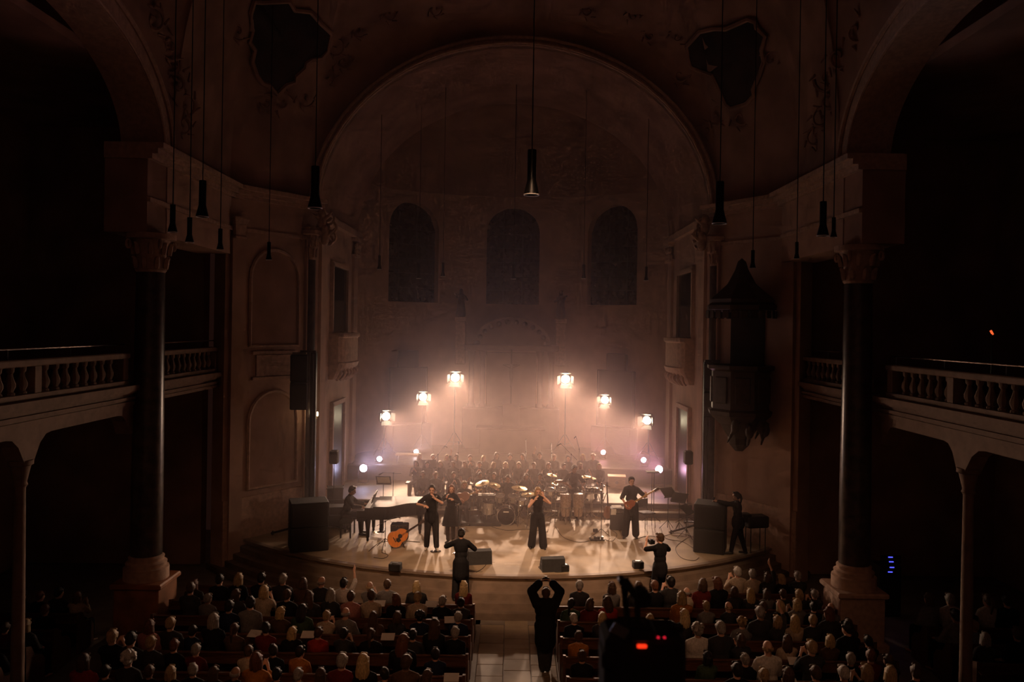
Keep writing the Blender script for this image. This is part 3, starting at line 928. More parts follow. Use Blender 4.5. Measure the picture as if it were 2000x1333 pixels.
# ---------------------------------------------------------------- stage lamps with their light, and the haze they shine through
def aim_matrix(src, dst):
    """3x3 whose -Y column points from src to dst"""
    f = (V(dst) - V(src)).normalized()
    r = f.cross(V((0, 0, 1))).normalized()
    u = r.cross(f)
    return Matrix(((r.x, -f.x, u.x), (r.y, -f.y, u.y), (r.z, -f.z, u.z)))
def tall_lamp(label, px, py, Y, aim, z0, power, size=1.0, strength=60):
    c = at(px, py, Y)
    t = thing('stage_lamp', label, 'stage lamp', (c.x, c.y, z0), 0, 'tall lamps behind the choir')
    h = c.z - z0
    R3 = aim_matrix(c, aim)
    f = R3 @ V((0, -1, 0))
    M = Matrix.Translation((0, 0, h)) @ R3.to_4x4()
    for k in range(3):
        a = k * 2 * PI / 3 + .5
        MB().cyl((.05 * math.cos(a), .05 * math.sin(a), .75), (.55 * math.cos(a), .55 * math.sin(a), .02), .014, n=6).build('leg', steel, t)
        MB().cyl((.03 * math.cos(a), .03 * math.sin(a), .35), (.30 * math.cos(a), .30 * math.sin(a), .38), .008, n=6).build('brace', steel, t)
    MB().cyl((0, 0, .3), (0, 0, h * .55), .022, n=8).cyl((0, 0, h * .5), (0, 0, h - .32 * size), .016, n=8).build('mast', steel, t)
    s = size
    mb = MB()
    mb.tube([(-.20 * s, 0, 0), (-.20 * s, 0, -.22 * s), (-.1 * s, 0, -.30 * s), (.1 * s, 0, -.30 * s), (.20 * s, 0, -.22 * s), (.20 * s, 0, 0)], .014, 6)
    mb.build('yoke', black, t).location = (0, 0, h)
    MB().lathe([(.10 * s, .22 * s), (.17 * s, .20 * s), (.18 * s, -.16 * s), (.19 * s, -.18 * s), (.175 * s, -.18 * s), (.16 * s, -.10 * s)], 20, (0, 0, 0), Matrix.Rotation(PI / 2, 3, 'X') @ Matrix.Scale(-1, 3, (0, 0, 1))).xf(M).build('housing', black, t, True)
    mb = MB().lathe([(.001, .0), (.08 * s, -.006), (.155 * s, .0), (.155 * s, .02), (.001, .02)], 20, (0, -.155 * s, 0), Matrix.Rotation(PI / 2, 3, 'X'))
    mb.xf(M).build('lens', glow('tungsten_lens', (1.0, .80, .52), strength), t, True)
    for k in range(4):
        a = k * PI / 2
        Rk = Matrix.Rotation(a, 4, 'Y')
        q = MB()
        w0, w1 = .15 * s, (.24 if k % 2 == 0 else .17) * s
        q.add([(-w0, -.18 * s, .19 * s), (w0, -.18 * s, .19 * s), (w1, -.36 * s, .30 * s), (-w1, -.36 * s, .30 * s), (-w0, -.178 * s, .196 * s), (w0, -.178 * s, .196 * s), (w1, -.358 * s, .306 * s), (-w1, -.358 * s, .306 * s)],
              [(0, 1, 2, 3), (7, 6, 5, 4), (0, 4, 5, 1), (1, 5, 6, 2), (2, 6, 7, 3), (3, 7, 4, 0)])
        q.xf(M @ Rk).build('barn_door', black, t)
    d = bpy.data.lights.new('stage_lamp_light', 'SPOT')
    d.energy = power; d.color = WARM; d.spot_size = math.radians(66); d.spot_blend = .9; d.shadow_soft_size = .10
    o = bpy.data.objects.new('stage_lamp_light', d); COL.objects.link(o); o.parent = t
    o.location = V((0, 0, h)) + f * .22
    o.rotation_euler = f.to_track_quat('-Z', 'Y').to_euler()
    return t
BP = BACK_POWER
tall_lamp('tallest warm stage lamp glaring left of the altar', 889, 735, 34.0, (-1.0, 20.5, 1.0), ALTAR, BP * 1.5, 1.15, 40)
tall_lamp('tallest warm stage lamp glaring right of the altar', 1105, 738, 34.0, (1.0, 20.5, 1.0), ALTAR, BP * 1.5, 1.15, 40)
tall_lamp('middle-height warm stage lamp left of the altar', 825, 773, 33.2, (-.5, 22, 1.0), ALTAR, BP * .8, 1.0, 24)
tall_lamp('middle-height warm stage lamp right of the altar', 1183, 779, 33.2, (.5, 22, 1.0), ALTAR, BP * .8, 1.0, 24)
tall_lamp('lowest warm stage lamp on stand at far left of chancel', 751, 811, 32.0, (.6, 22, 1.0), ALTAR, BP * .8, 1.05, 24)
tall_lamp('lowest warm stage lamp on stand at far right of chancel', 1267, 819, 32.0, (-.6, 22, 1.0), ALTAR, BP * .8, 1.05, 24)

def par_lamp(label, px, py, Y, z0, aim, col, power, strength, r=.13):
    c = at(px, py, Y)
    z0 = min(z0, c.z - .1)
    t = thing('floor_spotlight', label, 'floor light', (c.x, c.y, z0), 0, 'small floor lights at the chancel sides')
    h = c.z - z0
    R3 = aim_matrix(c, aim); f = R3 @ V((0, -1, 0))
    M = Matrix.Translation((0, 0, h)) @ R3.to_4x4()
    MB().lathe([(.06, .20), (r * .9, .16), (r, .05), (r, -.08), (r * .9, -.08), (r * .86, -.04)], 18, (0, 0, 0), Matrix.Rotation(PI / 2, 3, 'X') @ Matrix.Scale(-1, 3, (0, 0, 1))).xf(M).build('housing', black, t, True)
    nm = 'led_%d_%d' % (px, py)
    MB().lathe([(.001, 0), (r * .87, 0), (r * .87, .02), (.001, .02)], 18, (0, -.06, 0), Matrix.Rotation(PI / 2, 3, 'X')).xf(M).build('lens', glow(nm, col, strength), t, True)
    MB().tube([(-r - .03, 0, h), (-r - .03, 0, .03), (-r * .5, .1, .012), (r * .5, .1, .012), (r + .03, 0, .03), (r + .03, 0, h)], .012, 6).build('bracket', black, t)
    d = bpy.data.lights.new('floor_light', 'SPOT')
    d.energy = power; d.color = col; d.spot_size = math.radians(38); d.spot_blend = 1.0; d.shadow_soft_size = .08
    o = bpy.data.objects.new('floor_light', d); COL.objects.link(o); o.parent = t
    o.location = V((0, 0, h)) + f * .12
    o.rotation_euler = f.to_track_quat('-Z', 'Y').to_euler()
PP = PAR_POWER
LAV, PNK = (.72, .66, 1.0), (1.0, .50, .72)
par_lamp('glaring white floor light left of the choir, nearest the wall', 709, 916, 29.4, CHANCEL, (-2.5, 22, 4.6), LAV, PP * 2.2, 70, .15)
par_lamp('small white floor light beneath the lowest left stage lamp', 740, 898, 30.6, ALTAR, (-1.0, 22, 6), LAV, PP, 40, .11)
par_lamp('small white floor light beneath the middle left stage lamp', 812, 884, 32.4, ALTAR, (-.5, 24, 6), (.95, .8, .85), PP, 40, .11)
par_lamp('glaring pink floor light right of the choir, nearest the wall', 1288, 918, 29.4, CHANCEL, (2.5, 22, 4.6), PNK, PP * 2.2, 70, .15)
par_lamp('small pink floor light beneath the lowest right stage lamp', 1258, 900, 30.6, ALTAR, (1.0, 22, 6), PNK, PP, 40, .11)
par_lamp('small red-pink floor light beneath the middle right stage lamp', 1179, 885, 32.4, ALTAR, (.5, 24, 6), (1.0, .38, .45), PP, 40, .11)

# haze filling the stage and chancel
hm = bpy.data.materials.new('stage_haze'); hm.use_nodes = True
nt = hm.node_tree
nt.nodes.remove(nt.nodes['Principled BSDF'])
vs = nt.nodes.new('ShaderNodeVolumeScatter')
vs.inputs['Color'].default_value = (1, .80, .76, 1)
vs.inputs['Density'].default_value = HAZE
vs.inputs['Anisotropy'].default_value = 0.35
nt.links.new(vs.outputs['Volume'], nt.nodes['Material Output'].inputs['Volume'])
hz = MB().bb(-7.4, 7.4, 20.6, 36.3, .82, 14.5).build('haze', hm)
tag(hz, 'thin glowing haze hanging over stage and chancel', 'haze', None, 'stuff')

# ---------------------------------------------------------------- fittings of the church
def proj(p):
    u, v = p.x / p.y * F, (CZ - p.z) / p.y * F
    return CX + u * math.cos(ROLL) - v * math.sin(ROLL), CY + u * math.sin(ROLL) + v * math.cos(ROLL)
VG = []
for i in range(len(LOW) - 1):
    for f_ in (0, .25, .5, .75):
        a, b = V(LOW[i]), V(LOW[i + 1])
        for k in range(1, 60):
            q = vault_pt(a.lerp(b, f_), k / 60)
            if q.y > 12:
                n_ = V((0, 14, 11)) - q
                VG.append((q, proj(q), n_.normalized()))
VA = np.array([g_[1] for g_ in VG])
def on_vault(px, py):
    k_ = int(np.argmin(((VA - np.array((px, py))) ** 2).sum(1)))
    return VG[k_][0], VG[k_][2]
fresco = mat('dark_fresco', (.022, .017, .018), .85, var=.5, scale=1.6, col2=(.055, .034, .03), detail=6)
for nm, pts in (('left', [(484, 30), (490, 5), (515, 2), (560, 6), (600, 25), (645, 65), (640, 100), (610, 120), (590, 130), (575, 165), (545, 180), (505, 165), (495, 120), (487, 80)]),
                ('right', [(1340, 90), (1370, 60), (1425, 55), (1440, 40), (1475, 45), (1495, 65), (1490, 120), (1480, 180), (1455, 200), (1430, 215), (1415, 200), (1390, 150), (1350, 130)])):
    t = thing('ceiling_medallion', 'dark irregular painted medallion on the %s side of the vault' % nm, 'painting', (0, 0, 0), 0, 'painted vault medallions')
    P3 = []
    for k in range(len(pts)):
        a, b = pts[k], pts[(k + 1) % len(pts)]
        for f_ in (0, .5):
            q, n_ = on_vault(a[0] + (b[0] - a[0]) * f_, a[1] + (b[1] - a[1]) * f_)
            P3.append(q + n_ * .07)
    cx_, cy_ = sum(p_[0] for p_ in pts) / len(pts), sum(p_[1] for p_ in pts) / len(pts)
    q, n_ = on_vault(cx_, cy_)
    c = q + n_ * .07
    back = [p_ - n_ * .35 for p_ in P3]
    m = len(P3)
    mid = [p_.lerp(c, .5) + n_ * .02 for p_ in P3]
    mb = MB()
    mb.add(P3 + mid + [c] + back, [(i, (i + 1) % m, m + (i + 1) % m, m + i) for i in range(m)] + [(m + i, m + (i + 1) % m, 2 * m) for i in range(m)] + [(i, (i + 1) % m, 2 * m + 1 + (i + 1) % m, 2 * m + 1 + i) for i in range(m)])
    mb.build('painted_panel', fresco, t, True)
    MB().tube(P3, .07, 6, True).build('stucco_frame', plaster2, t, True)
# stucco scrolls on the vault
for k, (px, py, s_) in enumerate([(560, 200, .8), (600, 190, .7), (655, 90, .7), (668, 120, .6), (640, 150, .6), (470, 60, .6), (520, 205, .6), (1330, 150, .7), (1400, 225, .8), (1450, 235, .7), (1510, 120, .6), (1325, 70, .6), (1380, 255, .6),
                                  (330, 90, .7), (336, 125, .8), (344, 165, .8), (352, 205, .7), (300, 40, .7), (360, 240, .6), (1640, 110, .8), (1622, 150, .8), (1612, 195, .8), (1600, 235, .7), (1670, 60, .8), (1594, 270, .6), (700, 60, .5), (1270, 70, .5), (760, 30, .5), (1240, 30, .5), (850, 20, .5), (1150, 20, .5)]):
    q, n_ = on_vault(px, py)
    a = n_.cross(V((0, 0, 1))).normalized(); b = n_.cross(a)
    mb = MB()
    w0 = rnd.uniform(0, 6)
    sg = 1 if k % 2 else -1
    mb.tube([q + n_ * .04 + (a * math.cos(w0 + sg * u) + b * math.sin(w0 + sg * u)) * (.06 + .055 * u) * s_ for u in [i * .45 for i in range(16)]], [.05 * s_ + .012 * math.sin(i) for i in range(16)], 5)
    for i in range(5):
        u = w0 + sg * (3 + i)
        c = q + n_ * .05 + (a * math.cos(u) + b * math.sin(u)) * .42 * s_
        mb.cap(c, .05 * s_, c + (a * math.cos(u + 1) + b * math.sin(u + 1)) * .22 * s_, .02, 6)
    mb.build('stucco_scroll', plaster2, vault, True)
# cartouches with cherubs at the springing of the chancel arch
for side, nm in ((-1, 'left'), (1, 'right')):
    t = thing('stucco_cartouche', 'stucco cartouche with cherubs at the %s foot of the arch' % nm, 'ornament')
    c = V((side * 5.95, 24.95, 10.0))
    mb = MB()
    for k in range(9):
        a0 = k * .7
        mb.tube([c + V((side * .1 * math.sin(k) - side * .15, -.16, .42 * math.sin(k * .8))) + V((math.cos(a0 + u), 0, math.sin(a0 + u))) * (.05 + .045 * u) for u in [i * .5 for i in range(10)]], .045, 5)
    mb.build('scrollwork', stucco, t, True)
    for k in range(2):
        p_ = c + V((-side * .1 * k, -.25, .45 - .5 * k))
        mb = MB().ell(p_, (.13, .12, .15), 8).ell(p_ + V((0, .02, -.28)), (.15, .12, .22), 8)
        mb.cap(p_ + V((.12, 0, -.15)), .06, p_ + V((.34, -.05, .05)), .03, 6).cap(p_ + V((-.12, 0, -.15)), .06, p_ + V((-.34, -.05, .02)), .03, 6)
        link('cherub', fuse(mb, .03, 2, 'cherub'), stucco, t)

old_wood = mat('old_wood', (.06, .04, .03), .6, var=.3)
altar_stone = mat('altar_stone', (.20, .125, .10), .8, var=.15, scale=2)
# high altar in the haze
t = thing('high_altar', 'hazy high altar with columns, rosette arch and cross behind the choir', 'altar', (0, 35.0, ALTAR))
MB().cham((0, -1.2, .5), (2.6, .9, 1.0), .03).build('mensa', altar_stone, t)
MB().cham((0, -1.2, 1.04), (2.9, 1.05, .08), .02).build('altar_top', altar_stone, t)
MB().cham((0, -.1, .9), (4.2, .9, 1.8), .04).build('retable_base', altar_stone, t)
MB().cham((0, .1, 3.0), (2.2, .35, 2.4), .03).build('altarpiece', altar_stone, t)
MB().cham((0, -.5, 1.5), (.75, .4, .95), .03).build('tabernacle', altar_stone, t)
for x in (-1.75, -1.25, 1.25, 1.75):
    MB().lathe([(.17, 1.8), (.17, 1.92), (.12, 1.98), (.125, 2.8), (.105, 3.9), (.12, 3.95), (.17, 4.2), (.18, 4.25)], 12, (x, -.1, 0)).build('column', altar_stone, t, True)
MB().cham((0, -.05, 4.4), (4.1, .7, .28), .04).build('entablature', altar_stone, t)
n = 18
MB().prism([(1.7 * math.cos(PI * i / n), 4.5 + 1.25 * math.sin(PI * i / n)) for i in range(n + 1)], 'y', -.12, .18).build('arch_gable', altar_stone, t)
for i in range(12):
    a = PI * (i + .5) / 12
    MB().lathe([(.001, -.05), (.07, -.04), (.11, 0), (.10, .03)], 8, (1.5 * math.cos(a), -.16, 4.46 + 1.08 * math.sin(a)), Matrix.Rotation(-PI / 2, 3, 'X')).build('rosette', old_wood, t, True)
cr = MB().bb(-.03, .03, -.62, -.57, 2.0, 4.35).bb(-.36, .36, -.62, -.57, 3.65, 3.71).build('cross', old_wood, t)
mb = MB().cap((0, -.64, 2.75), .05, (0, -.64, 3.1), .07).cap((0, -.64, 3.1), .08, (0, -.64, 3.45), .09).cap((0, -.66, 3.6), .06, (0, -.67, 3.68), .06)
mb.cap((0, -.64, 3.52), .04, (-.32, -.64, 3.68), .025).cap((0, -.64, 3.52), .04, (.32, -.64, 3.68), .025)
link('figure', fuse(mb, .02, 2, 'figure'), old_wood, cr)
for px, py, nm in ((900, 628, 'left'), (1095, 632, 'right')):
    c = at(px, py, 35.4)
    s_ = thing('statue', 'dark robed statue standing beside the centre window on the %s' % nm, 'statue', (c.x, c.y, c.z), 0, 'statues of the high altar')
    MB().cham((0, 0, .1), (.5, .45, .2), .03).build('plinth', stucco, s_)
    mb = MB().cap((0, 0, .3), .22, (0, 0, .8), .17).cap((0, 0, .8), .17, (0, 0, 1.1), .16).cap((0, -.02, 1.3), .09, (0, -.02, 1.38), .09)
    q = 1 if px < 1000 else -1
    mb.cap((.16, 0, 1.1), .07, (.28 * q, -.2, .95), .05).cap((-.16, 0, 1.1), .07, (-.24 * q, -.18, 1.2), .05).cap((-.1, -.1, .3), .08, (-.02, -.14, .9), .05)
    link('figure', fuse(mb, .03, 2, 'figure'), mat('old_wood', (.06, .04, .03), .6, var=.3), s_)
    MB().cham((0, .05, -.95), (.44, .5, 1.9), .03).build('pier', stucco, s_)
for side, nm in ((-1, 'left'), (1, 'right')):
    c = at(800 if side < 0 else 1200, 770, 34.2)
    t = thing('side_altar', 'dark stepped side altar panel in the haze on the %s' % nm, 'altar', (c.x, c.y, ALTAR), -side * .62, 'side altars in the apse')
    MB().cham((0, 0, .55), (1.9, .7, 1.1), .03).build('mensa', dark_wood, t)
    MB().cham((0, .2, 2.3), (1.7, .25, 2.4), .03).build('panel', fresco, t)
    MB().cham((-side * .0, .2, 3.85), (.95, .22, .8), .03).build('upper_panel', fresco, t)
    MB().tube([(-.85, .06, 1.1), (-.85, .06, 3.5), (.85, .06, 3.5), (.85, .06, 1.1)], .05, 6, True).build('frame', dark_wood, t)

# pulpit on the right diagonal pier
M = pier['right']
L = 3.3
pc = M @ V((1.35, .75, 0))
t = thing('pulpit', 'carved pulpit with fringed canopy on the right diagonal pier', 'pulpit', (pc.x, pc.y, 0), .6)
oct8 = Matrix.Rotation(PI / 8, 3, 'Z')
MB().lathe([(.12, 3.55), (.3, 3.75), (.34, 3.95), (.62, 4.35), (.9, 4.6), (.94, 4.72), (.84, 4.78)], 8, M=oct8).build('corbel', old_wood, t)
MB().lathe([(.84, 4.78), (.84, 5.85), (.98, 5.92), (.98, 6.02), (.80, 6.02), (.80, 4.9), (.001, 4.9)], 8, M=oct8).build('basket', dark_wood, t)
for k in range(8):
    a = PI / 8 * 2 * k
    MB().cham((.80 * math.cos(a), .80 * math.sin(a), 5.32), (.05, .42, .75), .02, a).build('carved_panel', old_wood, t)
mb = MB()
for k in range(7):
    a = -2.6 + k * .55
    p_ = V((.72 * math.cos(a), .72 * math.sin(a), 4.3 - .12 * (k % 2)))
    mb.ell(p_ + V((0, 0, .16)), (.09, .09, .1), 6).ell(p_, (.13, .13, .2), 6).cap(p_, .07, p_ + V((.2 * math.sin(a * 3), .1, -.42)), .03, 6).cap(p_, .05, p_ + V((.22 * math.cos(a * 5), -.1, .2)), .03, 6)
link('carved_angels', fuse(mb, .03, 2, 'carved_angels'), old_wood, t)
MB().lathe([(.82, 7.55), (1.0, 7.6), (1.02, 7.72), (.92, 7.8), (.95, 7.9), (.7, 8.1), (.42, 8.35), (.2, 8.75), (.12, 9.0), (.001, 9.1)], 8, M=oct8).build('canopy', dark_wood, t)
for k in range(24):
    a = 2 * PI * k / 24
    MB().cham((.97 * math.cos(a), .97 * math.sin(a), 7.47), (.03, .19, .22), .012, a).build('fringe_tassel', old_wood, t)
MB().bb(.55, .95, -.5, .5, 4.9, 7.6).xf(Matrix.Rotation(.35, 4, 'Z')).build('back_panel', fresco, t)

# pendant lamps, unlit
lampm = mat('lamp_metal', (.012, .010, .010), .4, .3, var=.2)
def pendant(label, px, py, Y, hpx, big=True):
    c = at(px, py, Y)
    L = hpx / F * Y
    w = L * .165
    t = thing('pendant_lamp', label, 'pendant lamp', (c.x, c.y, c.z), 0, 'unlit pendant lamps')
    MB().lathe([(w * .56, L), (w * .58, L * .98), (w * .58, L * .34), (w * .66, L * .28), (w * .98, L * .06), (w, 0.02), (w * .9, .02), (w * .5, L * .25), (.001, L * .26)], 18).build('shade', lampm, t, True)
    MB().tube([(w * math.cos(2 * PI * i / 20), w * math.sin(2 * PI * i / 20), .012) for i in range(20)], w * .07, 6, True).build('rim', mat('rim_glint', (.85, .80, .74), .35, var=.05), t, True)  # pale rim colour stands in for glints of stage light
    top = 17.3 if abs(c.x) < 5 and c.y < 24 else (15.0 if c.y < 22 else 12.6)
    if c.y > 24.5: top = CS + CB * math.sqrt(max(0, 1 - (c.x / CA) ** 2))
    MB().cyl((0, 0, L), (0, 0, top - c.z), .010, n=6).build('cable', lampm, t)
pendant('largest dark pendant lamp hanging over the middle of the nave', 1038, 382, 15.0, 89)
pendant('dark pendant lamp hanging before the left chancel arch foot', 615, 408, 16.8, 83)
pendant('dark pendant lamp hanging above the pulpit canopy', 1405, 438, 17.0, 83)
pendant('dark pendant lamp hanging in front of the left entablature', 395, 425, 15.6, 72)
pendant('dark pendant lamp just right of the left arcade column capital', 337, 455, 14.8, 55)
pendant('smaller pendant lamp between the capital and the left pier', 370, 475, 16.0, 50)
pendant('dark pendant lamp hanging in front of the right entablature', 1607, 462, 15.2, 68)
pendant('slim pendant lamp beside the right arcade column capital', 1628, 465, 15.9, 40)
pendant('small pendant lamp at the edge of the left pier', 430, 489, 17.8, 42)
pendant('small pendant lamp before the left pier arched panel', 525, 509, 20.0, 36)
pendant('small pendant lamp hanging near the pulpit canopy', 1470, 525, 19.0, 36)
pendant('small pendant lamp before the right gallery opening', 1556, 507, 18.4, 34)
pendant('tiny pendant lamp hanging before the left apse window', 818, 545, 29.0, 30)
pendant('tiny pendant lamp hanging before the centre apse window', 1003, 546, 29.0, 30)
pendant('tiny pendant lamp between left apse window and left wall', 741, 527, 27.0, 28)
pendant('tiny pendant lamp between left and centre apse windows', 865, 541, 28.0, 28)
pendant('tiny pendant lamp between right apse window and right wall', 1262, 549, 27.0, 28)
pendant('tiny pendant lamp between centre and right apse windows', 1140, 545, 28.0, 28)

# lit wall lamp on the left chancel column
c = at(615, 812, 24.4)
t = thing('wall_lamp', 'small lit double wall lamp beside the left loudspeaker pole', 'wall lamp', (c.x, c.y, c.z))
MB().cham((0, .10, 0), (.10, .03, .22), .01).build('back_plate', gilt, t)
for q in (-1, 1):
    MB().tube([(0, .10, -.06), (.05 * q, .04, -.11), (.075 * q, 0, -.07), (.075 * q, 0, -.02)], .008, 6).build('arm', gilt, t)
    MB().lathe([(.025, -.02), (.035, .02), (.03, .10), (.001, .12)], 10, (.075 * q, 0, 0)).build('bulb', glow('lamp_bulb', (1, .72, .40), 5.5), t, True)
d = bpy.data.lights.new('wall_lamp_light', 'POINT'); d.energy = 1.6; d.color = (1, .62, .32); d.shadow_soft_size = .06
o = bpy.data.objects.new('wall_lamp_light', d); COL.objects.link(o); o.parent = t; o.location = (0, -.12, .05)
# signal lights in the dark aisles
c = at(1741, 1105, 19.6)
t = thing('equipment_rack', 'dark equipment rack with four blue lights in the right aisle', 'rack', (c.x, c.y + .3, 0))
MB().cham((0, 0, .62), (.56, .5, 1.24), .02).build('case', black_matte, t)
for k, py in enumerate((1090, 1099, 1110, 1119)):
    z = at(1741, py, 19.6).z
    MB().bb(-.06 + .02 * (k % 3), .05 + .02 * (k % 3), -.265, -.25, z - .012, z + .012).build('blue_light', glow('blue_led', (.08, .09, 1), 1.6), t)
    MB().cham((0, -.25, z), (.5, .012, .09), .004).build('rack_unit', black, t)
c = at(1937, 650, 17.0)
t = thing('indicator_light', 'small slanted red light glowing over the right gallery', 'light', (c.x, c.y, 5.6))
MB().cyl((0, 0, 0), (0, 0, c.z - 5.6 - .03), .012, n=6).build('stem', black, t)
MB().box((0, 0, c.z - 5.6), (.035, .03, .10), M=Matrix.Rotation(-.5, 3, 'Y')).build('red_lens', glow('red_led', (1, .12, .03), 1.2), t)

# ---------------------------------------------------------------- instruments and gear on the stage
def sg(px, py):
    p_ = gnd(px, py, STAGE)
    return p_ if p_.y < 25.6 else V((p_.x / p_.y * 25.6, 25.6, STAGE))
piano_black = mat('piano_black', (.010, .009, .009), .5, var=.1, scale=3, spec=.12)
# --- grand piano: keyboard towards the left wall, curved side towards the nave
o = sg(711, 1060)
PX, PY = o.x, o.y
t = thing('grand_piano', 'black grand piano at the left of the stage, lid closed', 'piano', (PX, PY, STAGE), .03)
side = [(0.0, 0.0), (.55, 0.0)]
side += [(.55 + .75 * k / 10, .55 * (.5 - .5 * math.cos(PI * k / 10))) for k in range(1, 11)]
side += [(1.30 + .48 * math.sin(PI / 2 * k / 6), .55 + .90 * (1 - math.cos(PI / 2 * k / 6)) * .62) for k in range(1, 7)]
side += [(1.72, 1.30), (1.55, 1.45), (0, 1.45)]
MB().prism([p_ for p_ in side if True], 'z', .64, .98).build('case', piano_black, t)
MB().prism([(p_[0] * 1.0 + .24 if p_[0] < .1 else p_[0] + .015, p_[1]) for p_ in side], 'z', .985, 1.012).build('lid', piano_black, t)
MB().bb(-.22, .02, 0.0, 1.45, .60, .68).build('keybed', piano_black, t)
for y_ in (0.0, 1.40): MB().cham((-.10, y_ + .025, .79), (.26, .05, .22), .012).build('cheek', piano_black, t)
MB().bb(-.19, -.05, .10, 1.35, .685, .705).build('white_keys', paper, t)
mb = MB()
for k in range(36):
    if k % 7 not in (2, 6): mb.bb(-.13, -.05, .12 + k * .0343, .135 + k * .0343, .705, .717)
mb.build('black_keys', black, t)
MB().box((.18, .72, 1.16), (.02, .72, .28), M=Matrix.Rotation(.3, 3, 'Y')).build('music_desk', piano_black, t)
for x_, y_ in ((.08, .14), (.08, 1.31), (1.5, 1.02)):
    MB().lathe([(.03, 0), (.04, .04), (.035, .08), (.05, .12), (.055, .3), (.075, .5), (.085, .56), (.085, .66)], 10, (x_, y_, 0)).build('leg', piano_black, t, True)
MB().bb(.35, .45, .62, .82, .18, .66).bb(.30, .5, .52, .92, .14, .18).build('pedal_lyre', piano_black, t)
for y_ in (.62, .72, .82): MB().box((.24, y_, .10), (.14, .03, .012)).build('pedal', brass, t)
b = thing('piano_bench', 'black padded bench at the keyboard of the grand piano', 'bench', (PX - .62, PY + .72, STAGE))
MB().cham((0, 0, .47), (.36, .72, .09), .02).build('seat', black_matte, b)
for x_ in (-.14, .14):
    for y_ in (-.3, .3): MB().cyl((x_, y_, 0), (x_, y_, .43), .025, n=8).build('leg', black, b)

def tripod(t, r, h, mtl=steel, n=3, a0=.4, hub=.28):
    for k in range(n):
        a = a0 + 2 * PI * k / n
        MB().cyl((0, 0, hub), (r * math.cos(a), r * math.sin(a), .012), .009, n=6).build('leg', mtl, t)
    MB().cyl((0, 0, .06), (0, 0, h), .011, n=8).build('pole', mtl, t)
def microphone(t, p, d, mtl=chrome):
    d = V(d).normalized(); p = V(p)
    m_ = MB().cyl(p, p + d * .13, .012, .018, 8).build('microphone', black, t, True)
    MB().ell(p + d * .15, .026, 8).build('grille', mtl, m_, True)
def mic_stand(label, loc, h, boom=None, base='tripod', mic=True, rz=0, group='microphone stands on stage'):
    t = thing('microphone_stand', label, 'microphone stand', loc, rz, group)
    if base == 'round':
        MB().lathe([(.15, 0), (.15, .012), (.13, .022), (.03, .034), (.018, .05)], 20).build('base', chrome, t, True)
        MB().cyl((0, 0, .03), (0, 0, h), .011, n=8).build('pole', steel, t)
    else: tripod(t, .32, h)
    if boom:
        e = V(boom)
        p0 = V((0, 0, h)); d = e.normalized()
        MB().cyl(p0 - d * .28, p0 + e, .008, n=6).build('boom', steel, t)
        MB().cham(p0, (.04, .04, .05), .008).build('clutch', black, t)
        if mic: microphone(t, p0 + e, V((d.x, d.y, -.4)))
    elif mic: microphone(t, (0, 0, h), (0, -.5, .6))
    return t
def music_stand(label, loc, h=1.05, rz=0, sheet=True, tilt=.9):
    t = thing('music_stand', label, 'music stand', loc, rz, 'black music stands')
    tripod(t, .26, h, black, 3, .2, .3)
    R_ = Matrix.Rotation(-tilt, 3, 'X')
    MB().box((0, 0, h + .12), (.48, .012, .34), M=R_).build('desk', black_matte, t)
    MB().box(V((0, 0, h + .12)) + R_ @ V((0, .03, -.17)), (.48, .06, .012), M=R_).build('ledge', black_matte, t)
    if sheet: MB().box(V((0, 0, h + .12)) + R_ @ V((0, .012, .0)), (.40, .006, .29), M=R_).build('sheet', paper, t)
    return t

mic_stand('round-base microphone stand beside the backing singer in trainers', sg(851, 1078), 1.42, base='round')
mic_stand('thin microphone stand rising in front of the backing singer in dress', sg(894, 1082), 1.25, base='round')
mic_stand('tall tripod microphone stand beside the pedalboard', sg(1174, 1052), 1.62, (-.35, .25, .1))
mic_stand('boom stand behind the piano pointing at the choir, leftmost', gnd(854, 974, CHANCEL), 1.5, (.2, .3, .25))
mic_stand('boom stand with long microphone over the choir, left of centre', gnd(893, 974, CHANCEL), 1.55, (0, .3, .35))
mic_stand('slim boom stand in front of the choir at the centre', gnd(1026, 974, CHANCEL), 1.6, (0, .3, .4))
mic_stand('slim boom stand in front of the choir, right of centre', gnd(1076, 974, CHANCEL), 1.55, (0, .35, .3))
mic_stand('bright overhead boom stand above the percussion', sg(1114, 1000), 2.15, (-.35, -.1, .35))
mic_stand('boom stand at the right end of the choir', gnd(1130, 974, CHANCEL), 1.7, (-.1, .3, .4))
mic_stand('boom stand leaning over the drum kit on its left', sg(955, 1012), 1.5, (.3, .1, .2))
mic_stand('low tripod stand standing over the acoustic guitar', sg(752, 1072), .75, (.25, .2, .1))
mic_stand('thin stand reaching over the open end of the piano', sg(767, 1012), 1.45, (-.3, -.2, .05))
for k, (px, py, lb) in enumerate(((1304, 1035, 'black music stand nearest the right loudspeaker pole'), (1326, 1040, 'black music stand tilted, second from the right loudspeaker pole'), (1340, 1052, 'low black music stand beside the right tower outrigger'))):
    music_stand(lb, sg(px, py), (1.05, .95, .75)[k], (.5, -.6, .9)[k], k == 1)
music_stand('black music stand with sheet behind the piano', sg(748, 1005), 1.12, PI, True, .7)
music_stand('black music stand standing among the front choir seats', gnd(838, 966, CHANCEL), .95, .2)
t = thing('keyboard_tray_stand', 'tall stand with flat tray beside the bass player', 'stand', sg(1272, 1022), 0)
tripod(t, .34, 1.62, black)
MB().cyl((.07, 0, .2), (.07, 0, 1.6), .012, n=6).build('second_pole', black, t)
MB().cham((.02, 0, 1.64), (.42, .3, .03), .008).build('tray', black_matte, t)

